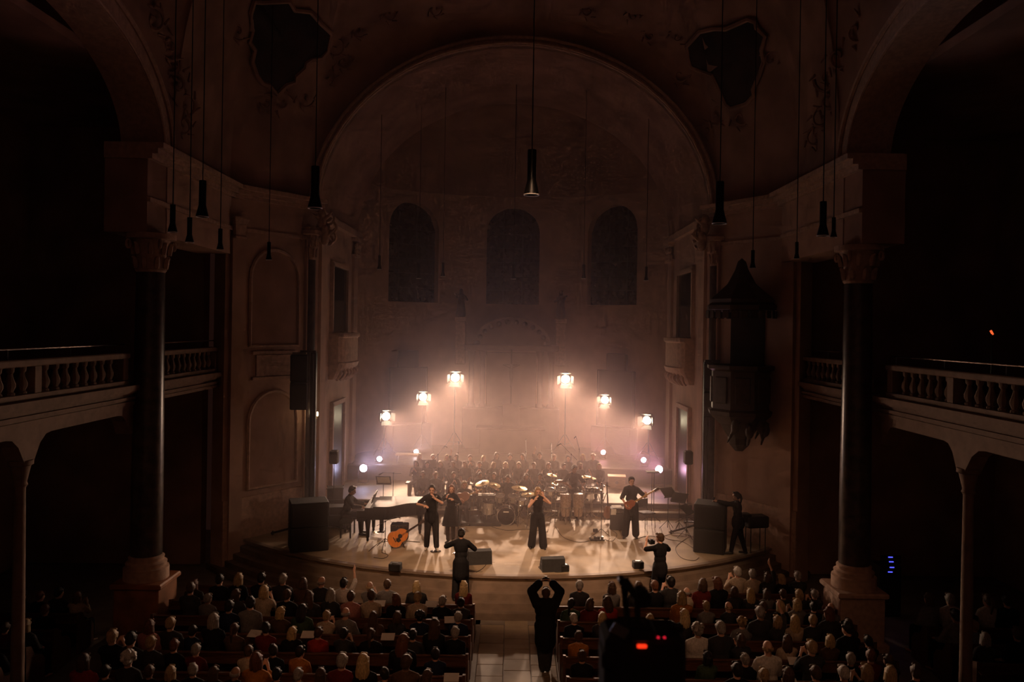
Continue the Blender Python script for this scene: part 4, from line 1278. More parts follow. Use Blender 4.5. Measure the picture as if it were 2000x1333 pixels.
# --- acoustic guitar on a stand, small amplifier behind it
def guitar_outline(s, n=40):
    pts = []
    for i in range(n):
        a = 2 * PI * i / n
        z = math.cos(a)
        w = .19 * (1 - .18 * z) * (1 - .22 * math.exp(-((z - .12) / .28) ** 2))
        pts.append((math.sin(a) * w * s, (.245 * z) * s))
    return pts
orange_wood = mat('orange_spruce', (.72, .24, .045), .3, var=.15, scale=4, stretch=(12, 1, 1))
rosewood = mat('rosewood', (.05, .025, .015), .4, var=.3, scale=8)
c = sg(777, 1071)
t = thing('acoustic_guitar', 'orange acoustic guitar resting on a stand before the piano', 'guitar', c + V((0, 0, 0.0)), .25)
R_ = Matrix.Rotation(-.20, 4, 'X')
T_ = Matrix.Translation((0, .0, .30)) @ R_ @ Matrix.Rotation(1.05, 4, 'Y')
MB().prism(guitar_outline(1.22), 'y', -.05, .05).xf(T_).build('body', orange_wood, t)
MB().prism(guitar_outline(1.235), 'y', -.035, .035).xf(T_).build('binding', rosewood, t)
MB().cyl((0, -.054, .06), (0, -.049, .06), .06, n=20).xf(T_).build('sound_hole', black, t)
MB().prism([(.02, .02), (.12, .03), (.13, -.06), (.06, -.10), (.0, -.06)], 'y', -.056, -.049).xf(T_).build('pickguard', black, t)
MB().box((0, -.058, -.12), (.15, .02, .025)).xf(T_).build('bridge', rosewood, t)
MB().box((0, -.055, .46), (.05, .03, .40)).xf(T_).build('neck', rosewood, t)
MB().prism([(-.03, .66), (.03, .66), (.04, .84), (-.04, .84)], 'y', -.05, -.03).xf(T_).build('headstock', rosewood, t)
for k in range(6): MB().cyl((-.02 + .008 * k, -.072, -.12), (-.016 + .0064 * k, -.072, .68), .0012, n=3).xf(T_).build('string', chrome, t)
t2 = thing('guitar_stand', 'folding black stand under the orange guitar', 'stand', c + V((0, .06, 0)), .25)
for a in (-.8, .8, 2.3): MB().cyl((0, .05, .30), (.24 * math.sin(a), -.2 * math.cos(a) + .05, .01), .010, n=6).build('leg', black, t2)
MB().tube([(-.12, -.12, .10), (-.11, 0, .06), (0, .05, .09), (.11, 0, .06), (.12, -.12, .10)], .010, 6).build('cradle', black, t2)
def amp(label, loc, d, rz=0, name='guitar_amplifier', cat='amplifier'):
    t = thing(name, label, cat, loc, rz)
    MB().cham((0, 0, d[2] / 2), d, .02).build('cabinet', black_matte, t)
    MB().cham((0, -d[1] / 2, d[2] * .42), (d[0] * .88, .02, d[2] * .66), .006).build('grille', grille, t)
    MB().cham((0, -d[1] / 2, d[2] * .87), (d[0] * .88, .02, d[2] * .14), .006).build('control_panel', steel, t)
    for k in range(5): MB().cyl((-.3 * d[0] + k * .15 * d[0], -d[1] / 2 - .03, d[2] * .87), (-.3 * d[0] + k * .15 * d[0], -d[1] / 2, d[2] * .87), .012, n=8).build('knob', chrome, t)
    MB().tube([(-.1, 0, d[2]), (-.08, 0, d[2] + .035), (.08, 0, d[2] + .035), (.1, 0, d[2])], .01, 6).build('handle', black, t)
    return t
amp('small black amplifier standing behind the orange guitar', sg(778, 1058) + V((0, .25, 0)), (.50, .30, .46))
bc = sg(1209, 1036)
amp('tall black bass amplifier beside the bass player', bc + V((0, .15, 0)), (.52, .40, .66), -.1, 'bass_amplifier')
tag(MB().box((0, 0, 0), (.30, .22, .012), M=Matrix.Rotation(.1, 3, 'X')).build('paper_sheet', paper, None, False, bc + V((-.06, .1, .705)), .15), 'white sheet lying on top of the bass amplifier', 'paper')
tag(MB().box((0, 0, 0), (.16, .012, .18), M=Matrix.Rotation(.2, 3, 'X')).build('paper_note', paper, None, False, bc + V((-.19, -.09, .575)), .1), 'white note hanging on the front of the bass amplifier', 'paper')
tag(MB().box((0, 0, .008), (.30, .21, .012)).build('set_list', paper, None, False, sg(1217, 1057), .08), 'white set list lying on the floor before the bassist', 'paper')
c = sg(1187, 1016)
t = thing('bass_guitar', 'brown bass guitar upright on a stand beside the amplifier', 'bass guitar', c, .3)
T_ = Matrix.Translation((0, 0, .30)) @ Matrix.Rotation(-.16, 4, 'X')
MB().prism(guitar_outline(.85), 'y', -.02, .025).xf(T_).build('body', mat('amber_body', (.28, .10, .03), .3, var=.2), t)
MB().box((0, -.03, .50), (.045, .02, .62)).xf(T_).build('neck', rosewood, t)
MB().box((.01, -.025, .88), (.07, .018, .16)).xf(T_).build('headstock', rosewood, t)
for a in (-.8, .8, 2.6): MB().cyl((0, .08, .40), (.22 * math.sin(a), -.2 * math.cos(a) + .05, .01), .010, n=6).build('stand_leg', black, t)
c = sg(1166, 1056)
t = thing('pedalboard', 'low black pedalboard at the foot of the tall stand', 'pedalboard', c, .1)
MB().box((0, 0, .035), (.42, .22, .04), M=Matrix.Rotation(.1, 3, 'X')).build('board', black, t)
for k in range(4):
    p_ = MB().cham((-.15 + k * .1, 0, .085), (.075, .12, .05), .008).build('pedal', (chrome, black_matte, grille, steel)[k], t)
    MB().cyl((-.15 + k * .1, -.03, .11), (-.15 + k * .1, -.03, .125), .012, n=8).build('footswitch', chrome, p_)
tag(MB().cham((0, 0, .05), (.13, .10, .10), .01).build('effects_pedal', black_matte, None, False, sg(1163, 1040), .3), 'small black box on the floor behind the pedalboard', 'pedal')
# --- loudspeakers
def wedge(label, px, py, w, h, rz, tip):
    t = thing('stage_monitor', label, 'stage monitor', sg(px, py), rz, 'wedge monitors at the stage edge')
    pr = [(-.19, 0), (.16, 0), (.20, .06), (.05, h), (-.12, h * .92)]     # sloping face towards +y, the band
    MB().prism([(a_, b_) for a_, b_ in pr], 'x', -w / 2, w / 2).build('cabinet', black_matte, t)
    a, b = V((0, .195, .075)), V((0, .055, h - .01))
    d = (b - a).normalized(); n_ = V((0, d.z, -d.y))
    R_ = Matrix(((1, 0, 0), (0, d.y, n_.y), (0, d.z, n_.z)))
    MB().box((a + b) / 2 + n_ * .006, (w * .92, (b - a).length * .94, .012), M=R_).build('grille', grille, t)
    for q in (-1, 1): MB().box((q * w / 2, -.02, h * .5), (.006, .12, .035)).build('handle', black, t)
    return t
wedge('wedge monitor behind the photographer at the left stage edge', 936, 1100, .62, .36, .22, 0)
wedge('wedge monitor standing alone at the stage edge before the singer', 1079, 1114, .60, .34, .16, 0)
def small_box(label, px, py, d, rz=0):
    t = thing('monitor_box', label, 'loudspeaker', sg(px, py), rz, 'small boxes along the stage edge')
    MB().cham((0, 0, d[2] / 2), d, .015).build('cabinet', black_matte, t)
    MB().cham((0, -d[1] / 2, d[2] / 2), (d[0] * .9, .012, d[2] * .86), .004).build('grille', grille, t)
    MB().box((0, 0, d[2] + .004), (d[0] * .5, d[1] * .4, .008)).build('top_plate', steel, t)
small_box('little box right beside the lone wedge monitor', 1103, 1116, (.20, .20, .17), .15)
small_box('small dark box at the left stage edge', 772, 1114, (.30, .24, .18), -.1)
small_box('small dark box with bright top at the right stage edge', 1246, 1110, (.27, .22, .18), .1)
def sub_stack(nm, label, px, py, w, h, d, rz):
    t = thing('subwoofer_stack', label, 'subwoofer', sg(px, py) + V((0, d / 2 + .12, 0)), rz, 'subwoofer stacks')
    for k in range(2):
        z = h / 2 * k
        c_ = MB().cham((0, 0, z + h / 4), (w, d, h / 2 - .012), .02).build('cabinet', black_matte, t)
        MB().cham((0, -d / 2, z + h / 4), (w * .92, .02, h / 2 - .10), .008).build('grille', grille, c_)
        for q in (-1, 1): MB().cham((q * w / 2, 0, z + h / 4), (.02, .18, .08), .008).build('handle', black, c_)
    return t
sub_stack('left', 'stack of black subwoofers at the left edge of the stage', 592, 1082, 1.02, 1.34, .8, .35)
sub_stack('right', 'stack of black subwoofers at the right edge of the stage', 1396, 1086, .84, 1.36, .8, -.35)
def tower(nm, px, py, x_sp, topy, boty, sgn):
    b = sg(px, py)
    t = thing('speaker_tower', 'slim black lifting tower carrying the %s hanging loudspeakers' % nm, 'tower', b, 0, 'loudspeaker towers')
    ztop = at(px, topy - 4, b.y).z - STAGE
    MB().cham((0, 0, ztop / 2), (.17, .17, ztop), .02).build('mast', black, t)
    MB().cham((.0, -.02, ztop * .5), (.05, .20, ztop * .98), .01).build('rail', steel, t)
    MB().cham((sgn * .14, -.12, ztop + .02), (.46, .10, .06), .01).build('top_arm', steel, t)
    for a in (.3, 1.9, 3.4, 5.0):
        MB().cyl((0, 0, .30), (1.15 * math.cos(a), 1.15 * math.sin(a), .05), .035, n=6).build('outrigger', black, t)
        MB().cyl((1.1 * math.cos(a), 1.1 * math.sin(a), .0), (1.1 * math.cos(a), 1.1 * math.sin(a), .12), .03, n=8).build('foot', steel, t)
    s_ = thing('hanging_loudspeaker', 'pair of black loudspeakers hanging from the %s tower' % nm, 'loudspeaker', V((at(x_sp, 700, b.y - .28).x, b.y - .30, 0)), sgn * -.25, 'hanging loudspeakers')
    z1, z0 = at(x_sp, topy, b.y - .28).z, at(x_sp, boty, b.y - .28).z
    hh = (z1 - z0) / 2
    for k in range(2):
        zc = z1 - hh * (k + .5)
        R_ = Matrix.Rotation((.03, .14)[k], 3, 'X')
        c_ = MB().cham((0, .03 * k, zc), (.50, .42, hh * .97), .03, M=R_).build('cabinet', black_matte, s_)
        MB().cham(V((0, .03 * k, zc)) + R_ @ V((0, -.215, 0)), (.46, .02, hh * .9), .008, M=R_).build('grille', grille, c_)
    MB().cham((0, 0, z1 + .03), (.4, .1, .05), .01).build('flying_bar', steel, s_)
tower('left', 608, 1042, 585, 692, 800, -1)
tower('right', 1375, 1040, 1392, 710, 814, 1)
def pole_speaker(label, px, py, top, bot, w):
    b = gnd(px, py, STAGE)
    t = thing('pole_loudspeaker', label, 'loudspeaker', b, 0, 'small loudspeakers on poles')
    z1, z0 = at(px, top, b.y).z - b.z, at(px, bot, b.y).z - b.z
    tripod(t, .4, z0 + .05, black)
    MB().cham((0, 0, (z0 + z1) / 2), (w, w * 1.1, z1 - z0), .03).build('cabinet', black_matte, t)
    MB().cham((0, -w * .56, (z0 + z1) / 2), (w * .88, .02, (z1 - z0) * .9), .008).build('grille', grille, t)
pole_speaker('small loudspeaker on a pole before the left chancel wall', 651, 1020, 880, 906, .26)
pole_speaker('small loudspeaker on a pole before the right chancel wall', 1342, 1026, 881, 907, .26)
# --- drum kit
shell = mat('drum_shell', (.02, .017, .017), .25, var=.3, scale=30)
sparkle = mat('sparkle_shell', (.22, .20, .19), .28, .6, var=.9, scale=140, col2=(.8, .77, .72))
def drum(t, c, r, h, axis='z', shellm=shell, tilt=0, lugs=8, nm='shell', headm=drumhead):
    Q = Matrix.Translation(c) @ Matrix.Rotation(tilt, 4, 'X')
    if axis == 'y': Q = Matrix.Translation(c) @ Matrix.Rotation(PI / 2, 4, 'X')
    s_ = MB().lathe([(r, -h / 2), (r, h / 2)], 24).xf(Q).build(nm, shellm, t, True)
    MB().lathe([(.001, h / 2 - .008), (r * .98, h / 2 - .008), (r * .98, h / 2)], 24).lathe([(.001, -h / 2 + .008), (r * .98, -h / 2 + .008)], 24).xf(Q).build('drumhead', headm, s_, True)
    for q in (-1, 1): MB().tube([(r * 1.03 * math.cos(2 * PI * i / 24), r * 1.03 * math.sin(2 * PI * i / 24), q * h / 2) for i in range(24)], .013, 6, True).xf(Q).build('hoop', chrome, s_, True)
    mb = MB()
    for i in range(lugs):
        a = 2 * PI * i / lugs
        mb.cyl((r * 1.04 * math.cos(a), r * 1.04 * math.sin(a), -h / 2), (r * 1.04 * math.cos(a), r * 1.04 * math.sin(a), h / 2), .006, n=5)
        mb.box((r * 1.03 * math.cos(a), r * 1.03 * math.sin(a), 0), (.03, .03, .05), a)
    mb.xf(Q).build('tension_rods', chrome, s_)
    return s_
dc = sg(988, 1028)
t = thing('bass_drum', 'black bass drum with pale name plate and two toms on top', 'drum', (dc.x, dc.y + .25, STAGE))
drum(t, V((0, 0, .29)), .27, .42, 'y', shell, 0, 10, 'shell', black_matte)
MB().box((0, -.222, .43), (.17, .008, .035)).build('name_plate', paper, t)
for q in (-1, 1):
    MB().cyl((.24 * q, -.05, .2), (.36 * q, -.22, .01), .012, n=6).build('spur', chrome, t)
    MB().cyl((.05 * q, .05, .52), (.16 * q, .06, .72), .012, n=6).build('tom_arm', chrome, t)
    drum(t, V((.2 * q, .05, .80)), .14, .19, 'z', sparkle, .35, 6, 'tom')
t = thing('floor_tom', 'sparkling floor tom on three legs at the drum kit', 'drum', (dc.x - .55, dc.y + .35, STAGE))
drum(t, V((0, 0, .48)), .20, .36, 'z', sparkle, 0, 8)
for k in range(3):
    a = k * 2.09 + .3
    MB().cyl((.22 * math.cos(a), .22 * math.sin(a), .02), (.22 * math.cos(a), .22 * math.sin(a), .5), .010, n=6).build('leg', chrome, t)
t = thing('snare_drum', 'chrome snare drum on a stand at the drum kit', 'drum', (dc.x + .45, dc.y + .5, STAGE))
drum(t, V((0, 0, .66)), .18, .15, 'z', chrome, .1, 8)
tripod(t, .28, .58, chrome, 3, .2, .35)
t = thing('drum_stool', 'round black drum stool behind the bass drum', 'stool', (dc.x + .05, dc.y + .95, STAGE))
MB().lathe([(.001, .44), (.16, .44), (.17, .47), (.16, .51), (.001, .52)], 18).build('seat', black_matte, t, True)
tripod(t, .26, .44, chrome)
def cymbal_stand(label, c, h, r, tilt=(.15, 0), n=1, name='cymbal_stand'):
    t = thing(name, label, 'cymbal', c, 0, 'brass cymbals on stands')
    tripod(t, .3, h + .05, chrome)
    for k in range(n):
        Q = Matrix.Translation((0, 0, h - .04 * k)) @ Matrix.Rotation(tilt[0], 4, 'X') @ Matrix.Rotation(tilt[1], 4, 'Y') @ Matrix.Scale(-1 if k else 1, 4, (0, 0, 1))
        MB().lathe([(.001, .03), (.03, .028), (.05, .012), (r * .6, .004), (r, -.008), (r, -.011), (r * .6, .001), (.05, .009), (.001, .026)], 28).xf(Q).build('cymbal', brass, t, True)
    MB().cyl((0, 0, h + .02), (0, 0, h + .06), .012, n=8).build('wing_nut', chrome, t)
cymbal_stand('crash cymbal tilted at the far left of the drum kit', V((dc.x - .78, dc.y + .55, STAGE)), 1.22, .23, (.2, -.25))
cymbal_stand('crash cymbal second from left at the drum kit', V((dc.x - .40, dc.y + .75, STAGE)), 1.12, .21, (.25, .15))
cymbal_stand('ride cymbal between drummer and lead singer', V((dc.x + .40, dc.y + .15, STAGE)), 1.16, .25, (.12, .1))
cymbal_stand('lower crash cymbal right of the drum kit', V((dc.x + .68, dc.y + .0, STAGE)), 1.0, .22, (.15, -.1))
cymbal_stand('pair of hi-hat cymbals at the right of the drum kit', V((dc.x + .78, dc.y + .55, STAGE)), .92, .17, (0, 0), 2, 'hi_hat')
# --- percussion
conga_w = mat('conga_shell', (.30, .19, .13), .4, var=.7, scale=26, col2=(.55, .42, .32))
for k, px in enumerate((1104, 1129)):
    c = sg(px, 1022)
    t = thing('conga', 'mottled conga drum on a stand, %s of the two' % ('left' if k == 0 else 'right'), 'drum', c, 0, 'conga drums')
    MB().lathe([(.12, .22), (.15, .40), (.175, .62), (.17, .78), (.15, .93)], 20).build('shell', conga_w, t, True)
    MB().lathe([(.001, .935), (.145, .935), (.15, .93)], 20).build('drumhead', drumhead, t, True)
    MB().tube([(.155 * math.cos(2 * PI * i / 20), .155 * math.sin(2 * PI * i / 20), .925) for i in range(20)], .012, 6, True).build('hoop', chrome, t, True)
    for a in range(6): MB().cyl((.16 * math.cos(a * 1.047), .16 * math.sin(a * 1.047), .92), (.178 * math.cos(a * 1.047), .178 * math.sin(a * 1.047), .72), .006, n=5).build('tension_rod', chrome, t)
    MB().lathe([(.19, .5), (.19, .52), (.18, .52), (.18, .5)], 16).build('stand_ring', chrome, t)
    for a in (.5, 2.6, 4.7): MB().cyl((.19 * math.cos(a), .19 * math.sin(a), .51), (.27 * math.cos(a), .27 * math.sin(a), .01), .011, n=6).build('stand_leg', chrome, t)
c = sg(1085, 1012)
t = thing('timbales', 'pair of bright metal timbales with cowbells left of the congas', 'drum', c, 0)
tripod(t, .32, .9, chrome)
for q in (-1, 1): drum(t, V((.19 * q, 0, .93)), .165, .15, 'z', chrome, .25, 6, 'shell')
for k in range(3): MB().box((-.12 + .1 * k, .1, 1.16 + .04 * k), (.07, .16, .06), .2 * k).build('cowbell', brass, t)
MB().cyl((0, .08, .9), (0, .08, 1.2), .010, n=6).build('bell_post', chrome, t)
MB().cham((.10, .05, 1.26), (.28, .08, .07), .01).build('wood_block', mat('block_wood', (.30, .14, .07), .5, var=.2), t)
cymbal_stand('small cymbal left above the timbales', sg(1078, 1002) + V((0, .3, 0)), 1.42, .17, (.1, .2))
cymbal_stand('cymbal beside the percussionist, left of the overhead stand', sg(1142, 1000) + V((0, .2, 0)), 1.40, .18, (.05, -.1))
cymbal_stand('flat cymbal at the right end of the percussion', sg(1154, 1002) + V((0, .1, 0)), 1.38, .16, (.05, .1))
t = thing('bongos', 'small pair of bongos on a stand right of the congas', 'drum', sg(1156, 1016), 0)
tripod(t, .28, .95, chrome)
for q in (-1, 1): drum(t, V((.11 * q, 0, 1.02)), .10 + .012 * q, .15, 'z', shell, .1, 6, 'shell')
t = thing('percussion_table', 'cloth-covered percussion table with small bright instruments', 'table', sg(1160, 1008) + V((0, .5, 0)), 0)
MB().cham((0, 0, .84), (.72, .42, .03), .008).build('top', black_matte, t)
for x_ in (-.3, .3): MB().tube([(x_ - .16, 0, 0), (x_ + .16, 0, .83)], .014, 6).tube([(x_ + .16, .02, 0), (x_ - .16, .02, .83)], .014, 6).build('leg', chrome, t)
for k in range(5): MB().lathe([(.001, .05), (.05, .05), (.055, .02), (.05, 0), (.001, 0)], 12, (-.28 + .14 * k, .05 * (k % 2), .86)).build('shaker', (chrome, brass, paper, chrome, brass)[k], t, True)
t = thing('chime_bar', 'row of hanging bar chimes over the timbales', 'chimes', sg(1096, 1005) + V((0, .25, 0)), 0)
tripod(t, .3, 1.25, chrome)
MB().box((.1, 0, 1.26), (.5, .03, .03)).build('beam', rosewood, t)
for k in range(22): MB().cyl((-.13 + .021 * k, 0, 1.24), (-.13 + .021 * k, 0, 1.08 - .006 * k), .005, n=5).build('chime', chrome, t)
# --- electric piano behind the two backing singers
t = thing('electric_piano', 'long dark electric piano behind the backing singers', 'keyboard', sg(925, 1020) + V((0, .2, 0)), .03)
MB().cham((0, 0, .78), (1.35, .34, .11), .015).build('case', black, t)
MB().bb(-.62, .62, -.02, .15, .835, .848).build('white_keys', paper, t)
for x_ in (-.5, .5): MB().tube([(x_, -.22, .02), (x_, .22, .72)], .018, 6).tube([(x_ + .03, .22, .02), (x_ + .03, -.22, .72)], .018, 6).build('stand_leg', steel, t)
tag(MB().cham((0, 0, .05), (1.7, 1.1, .1), .02).build('low_riser', black_matte, None, False, sg(925, 1027) + V((0, .45, 0)), 0), 'low dark riser under the electric piano', 'riser')
# --- other furniture
pine = mat('pale_plank', (.46, .33, .20), .5, var=.2, scale=5, stretch=(1, 8, 8))
t = thing('plank_table', 'low pale plank table on the altar platform at the left', 'table', gnd(797, 905, ALTAR), 0)
MB().cham((0, 0, .34), (.95, .42, .05), .01).build('top', pine, t)
for x_ in (-.4, .4): MB().cham((x_, 0, .16), (.05, .36, .32), .01).build('leg', dark_wood, t)
t = thing('wooden_crate', 'pale wooden box seat at the right end of the choir', 'box', gnd(1204, 954, CHANCEL), -.1)
MB().cham((0, 0, .22), (.62, .45, .44), .012).build('box', pine, t)
MB().cham((0, -.01, .455), (.66, .48, .03), .008).build('lid', mat('amber_wood', (.42, .20, .08), .4, var=.2), t)
MB().cyl((0, -.235, .24), (0, -.222, .24), .06, n=16).build('sound_hole', black, t)
def stool(label, c, rz=0):
    t = thing('stage_chair', label, 'chair', c, rz, 'black chairs on stage')
    MB().cham((0, 0, .45), (.42, .42, .05), .015).build('seat', black_matte, t)
    MB().cham((0, .2, .72), (.42, .03, .26), .012).build('backrest', black_matte, t)
    for x_ in (-.18, .18):
        for y_ in (-.18, .19): MB().cyl((x_ * 1.1, y_ * 1.1, 0), (x_, y_, .45 if y_ < 0 else .85), .011, n=6).build('leg', steel, t)
stool('black chair behind the bass player at the right', sg(1262, 1030), .5)
t = thing('equipment_stand', 'dark equipment box on thin legs by the right pier', 'stand', sg(1484, 1080) + V((-.1, .1, 0)), .2)
MB().cham((0, 0, .86), (.62, .42, .32), .03).build('case', black_matte, t)
MB().cham((-.34, 0, .98), (.30, .30, .22), .02).build('screen', black, t)
for x_ in (-.22, .22):
    for y_ in (-.15, .15): MB().cyl((x_, y_, 0), (x_, y_, .72), .014, n=6).build('leg', steel, t)
for k, (px, py, d_, lb) in enumerate(((662, 1030, (.7, .5, .62), 'dark flight case between the left subwoofers and the piano'), (654, 1012, (.5, .45, .95), 'tall dark flight case before the left chancel corner'))):
    t = thing('flight_case', lb, 'case', sg(px, py), .2)
    MB().cham((0, 0, d_[2] / 2 + .04), d_, .015).build('body', black_matte, t)
    MB().cham((0, 0, d_[2] * .62 + .04), (d_[0] + .012, d_[1] + .012, .03), .004).build('seam', steel, t)
    for q in (-1, 1):
        for w_ in (-1, 1):
            MB().ell((q * d_[0] / 2, w_ * d_[1] / 2, d_[2] + .03), .022, 6).build('corner', steel, t)
            MB().cyl((q * d_[0] * .38, w_ * d_[1] * .36, 0), (q * d_[0] * .38, w_ * d_[1] * .36, .045), .03, n=8).build('castor', black, t)
# --- tape marks and cables on the stage floor
tapem = mat('pale_tape', (.75, .70, .62), .5, var=.05)
for k, (px, py, w_, lb) in enumerate(((957, 1098, .26, 'short pale tape mark beside the left wedge monitor'), (1001, 1103, .42, 'pale tape mark at the middle of the stage edge'), (1052, 1095, .32, 'pale tape mark just behind the lone wedge monitor'))):
    tag(MB().box((0, 0, .003), (w_, .025, .006)).build('tape_mark', tapem, None, False, sg(px, py), 0), lb, 'tape', 'tape marks')
def cable(label, pts, r=.007):
    p3 = []
    P_ = [sg(*p_) for p_ in pts]
    for k in range(len(P_) - 1):
        p0, p1, p2, p3_ = P_[max(k - 1, 0)], P_[k], P_[k + 1], P_[min(k + 2, len(P_) - 1)]
        for j in range(6):
            u = j / 6
            p3.append(.5 * ((2 * p1) + (p2 - p0) * u + (2 * p0 - 5 * p1 + 4 * p2 - p3_) * u * u + (3 * p1 - p0 - 3 * p2 + p3_) * u ** 3) + V((0, 0, r)))
    p3.append(P_[-1] + V((0, 0, r)))
    tag(MB().tube(p3, r, 5).build('stage_cable', black_matte, None, True), label, 'cable', 'cables on the stage floor')
cable('black cable running from the pedalboard to the percussion', [(1160, 1056), (1130, 1060), (1100, 1050), (1085, 1030)])
cable('black cable snaking from the right outrigger to the stage edge', [(1345, 1050), (1320, 1070), (1330, 1090), (1355, 1096), (1365, 1090)])
cable('black cable looping beside the right subwoofers', [(1290, 1030), (1300, 1052), (1335, 1060), (1362, 1078)])
cable('black cable between the bass player and the music stands', [(1240, 1055), (1265, 1048), (1290, 1050), (1320, 1042), (1350, 1048)])
cable('black cable crossing behind the lone wedge monitor', [(1058, 1116), (1053, 1108), (1085, 1119), (1110, 1117)])
cable('black cable curling from the left wedge monitor to the edge', [(953, 1100), (942, 1112), (930, 1119)])
cable('black cable lying before the drum kit', [(960, 1030), (990, 1037), (1030, 1035), (1070, 1040)])
cable('black cable beside the orange guitar', [(745, 1080), (758, 1086), (748, 1092), (730, 1090)])
cable('black cable running under the grand piano', [(720, 1078), (745, 1060), (790, 1058), (820, 1060)])
cable('black cable from the tall stand to the bass amplifier', [(1175, 1052), (1195, 1058), (1205, 1045), (1195, 1037)])

# ---------------------------------------------------------------- performers and people with cameras
BLK = cloth(CLOTH['black'])
CHA = cloth(CLOTH['charcoal'])
# lead singer: both hands raised to her face round the microphone, elbows out
p = Pose(la=(.155, -.10, 1.45), ra=(-.10, -.19, 1.38), lhint=(.8, -.2, -1), rhint=(-.8, -.2, -1), lhand=(-.25, .05, 1), rhand=(.45, -.1, .8), lf=(.17, -.02, .075), rf=(-.15, .06, .075), head=(4, 6, -3), slim=.92)
c = sg(1049, 1072)
lead = performer('lead singer in black jumpsuit holding microphone with both raised hands', p, c, .05, 1.73, skin_a, 'long', 'fair',
                 [('jumpsuit_top', p.top(0, .010), BLK), ('jumpsuit_trousers', p.legs(.016, .055, .97), BLK)], (.012, .011, .011))
m = thing('handheld_microphone', 'microphone held at the lead singer\'s mouth', 'microphone', c, .05)
microphone(m, p.H + V((0.01, -.22, -.10)), (0, 1, .35))
# backing singers
p = Pose(la=(.06, -.25, 1.40), ra=(-.20, -.22, 1.20), lhint=(1, .3, -.6), rhint=(-1, .2, -.5), lhand=(-.4, -.2, .8), lf=(.14, -.05, .075), rf=(-.12, .03, .075), head=(-6, 4, 0))
performer('backing singer in black tee and white trainers left of the stage', p, sg(842, 1074), .1, 1.80, skin_a, 'short', 'dark',
          [('tee_shirt', p.top(.75, .016, hem=.10), BLK), ('trousers', p.legs(.018, .012), BLK)], (.62, .58, .52))
p = Pose(la=(.10, -.22, 1.30), ra=(-.10, -.24, 1.36), lhint=(1, .3, -.7), rhint=(-1, .3, -.7), rhand=(.3, -.3, .8), lf=(.07, .02, .075), rf=(-.08, -.03, .075), head=(8, 0, 4), slim=.88)
performer('backing singer in short black dress beside the man in trainers', p, sg(880, 1060), -.1, 1.66, skin_a, 'long', 'auburn',
          [('dress_top', p.top(1.85, .012), BLK), ('skirt', p.skirt(.42, .16, .27), BLK), ('stockings', p.legs(.004, 0, .95), cloth((.03, .022, .02)))], (.014, .012, .012))
# bass player
p = Pose(la=(.42, -.22, 1.22), ra=(-.16, -.25, .98), lhint=(.8, .3, -.8), rhint=(-1, .5, -.3), lhand=(-.2, -.1, 1), rhand=(.9, -.1, -.4), lf=(.14, .0, .075), rf=(-.16, -.05, .075), head=(12, -12, 0))
bp = sg(1232, 1051)
bas = performer('bass player in black with cap playing a wooden bass', p, bp, -.15, 1.80, skin_a, 'short', 'dark', [('shirt', p.top(1.0, .02, hem=.16, belly=.02), BLK), ('trousers', p.legs(.03, .03, .9), BLK)], (.02, .02, .02))
t = thing('electric_bass', 'wooden electric bass held across the bass player\'s body', 'bass guitar', bp, -.15)
T_ = Matrix.Translation((-.04, -.27, 1.05)) @ Matrix.Rotation(1.0, 4, 'Y')
MB().prism(guitar_outline(.70), 'y', -.02, .025).xf(T_).build('body', mat('red_wood', (.30, .085, .035), .3, var=.2), t)
MB().box((0, -.025, .50), (.045, .02, .66)).xf(T_).build('neck', mat('maple', (.50, .31, .12), .4, var=.15), t)
MB().box((.012, -.02, .90), (.075, .018, .17)).xf(T_).build('headstock', rosewood, t)
MB().box((0, -.03, -.08), (.07, .015, .04)).xf(T_).build('bridge', chrome, t)
for k in range(4): MB().cyl((.05, -.02, .84 + .035 * k), (.075, -.02, .84 + .035 * k), .008, n=6).xf(T_).build('tuner', chrome, t)
t2 = MB().tube([(-.16, -.2, 1.2), (-.1, .02, 1.46), (.05, .12, 1.38), (.2, .05, 1.1), (.2, -.22, .98)], .014, 5).build('strap', black_matte, t)
cap_ = MB().lathe([(.001, .062), (.05, .055), (.085, .02), (.092, -.02), (.086, -.02), (.04, .045), (.001, .05)], 16).build('cap', BLK, bas, True)
cap_.location = p.H + p.HR @ V((0, .01, .075)); cap_.rotation_euler = p.HR.to_euler()
# pianist
p = Pose(pelvis=(0, 0, .56), lean=14, lf=(.11, -.42, .075), rf=(-.12, -.45, .075), la=(.22, -.48, .78), ra=(-.20, -.48, .78), lhint=(1, .6, -.5), rhint=(-1, .6, -.5), lhand=(0, -1, -.1), rhand=(0, -1, -.1), grip=.25, head=(0, 14, 0))
performer('dark-clad pianist seated at the grand piano', p, (PX - .72, PY + .86, STAGE), PI / 2, 1.86, skin_b, 'short', 'dark', [('shirt', p.top(1.85), BLK), ('trousers', p.legs(), BLK)])
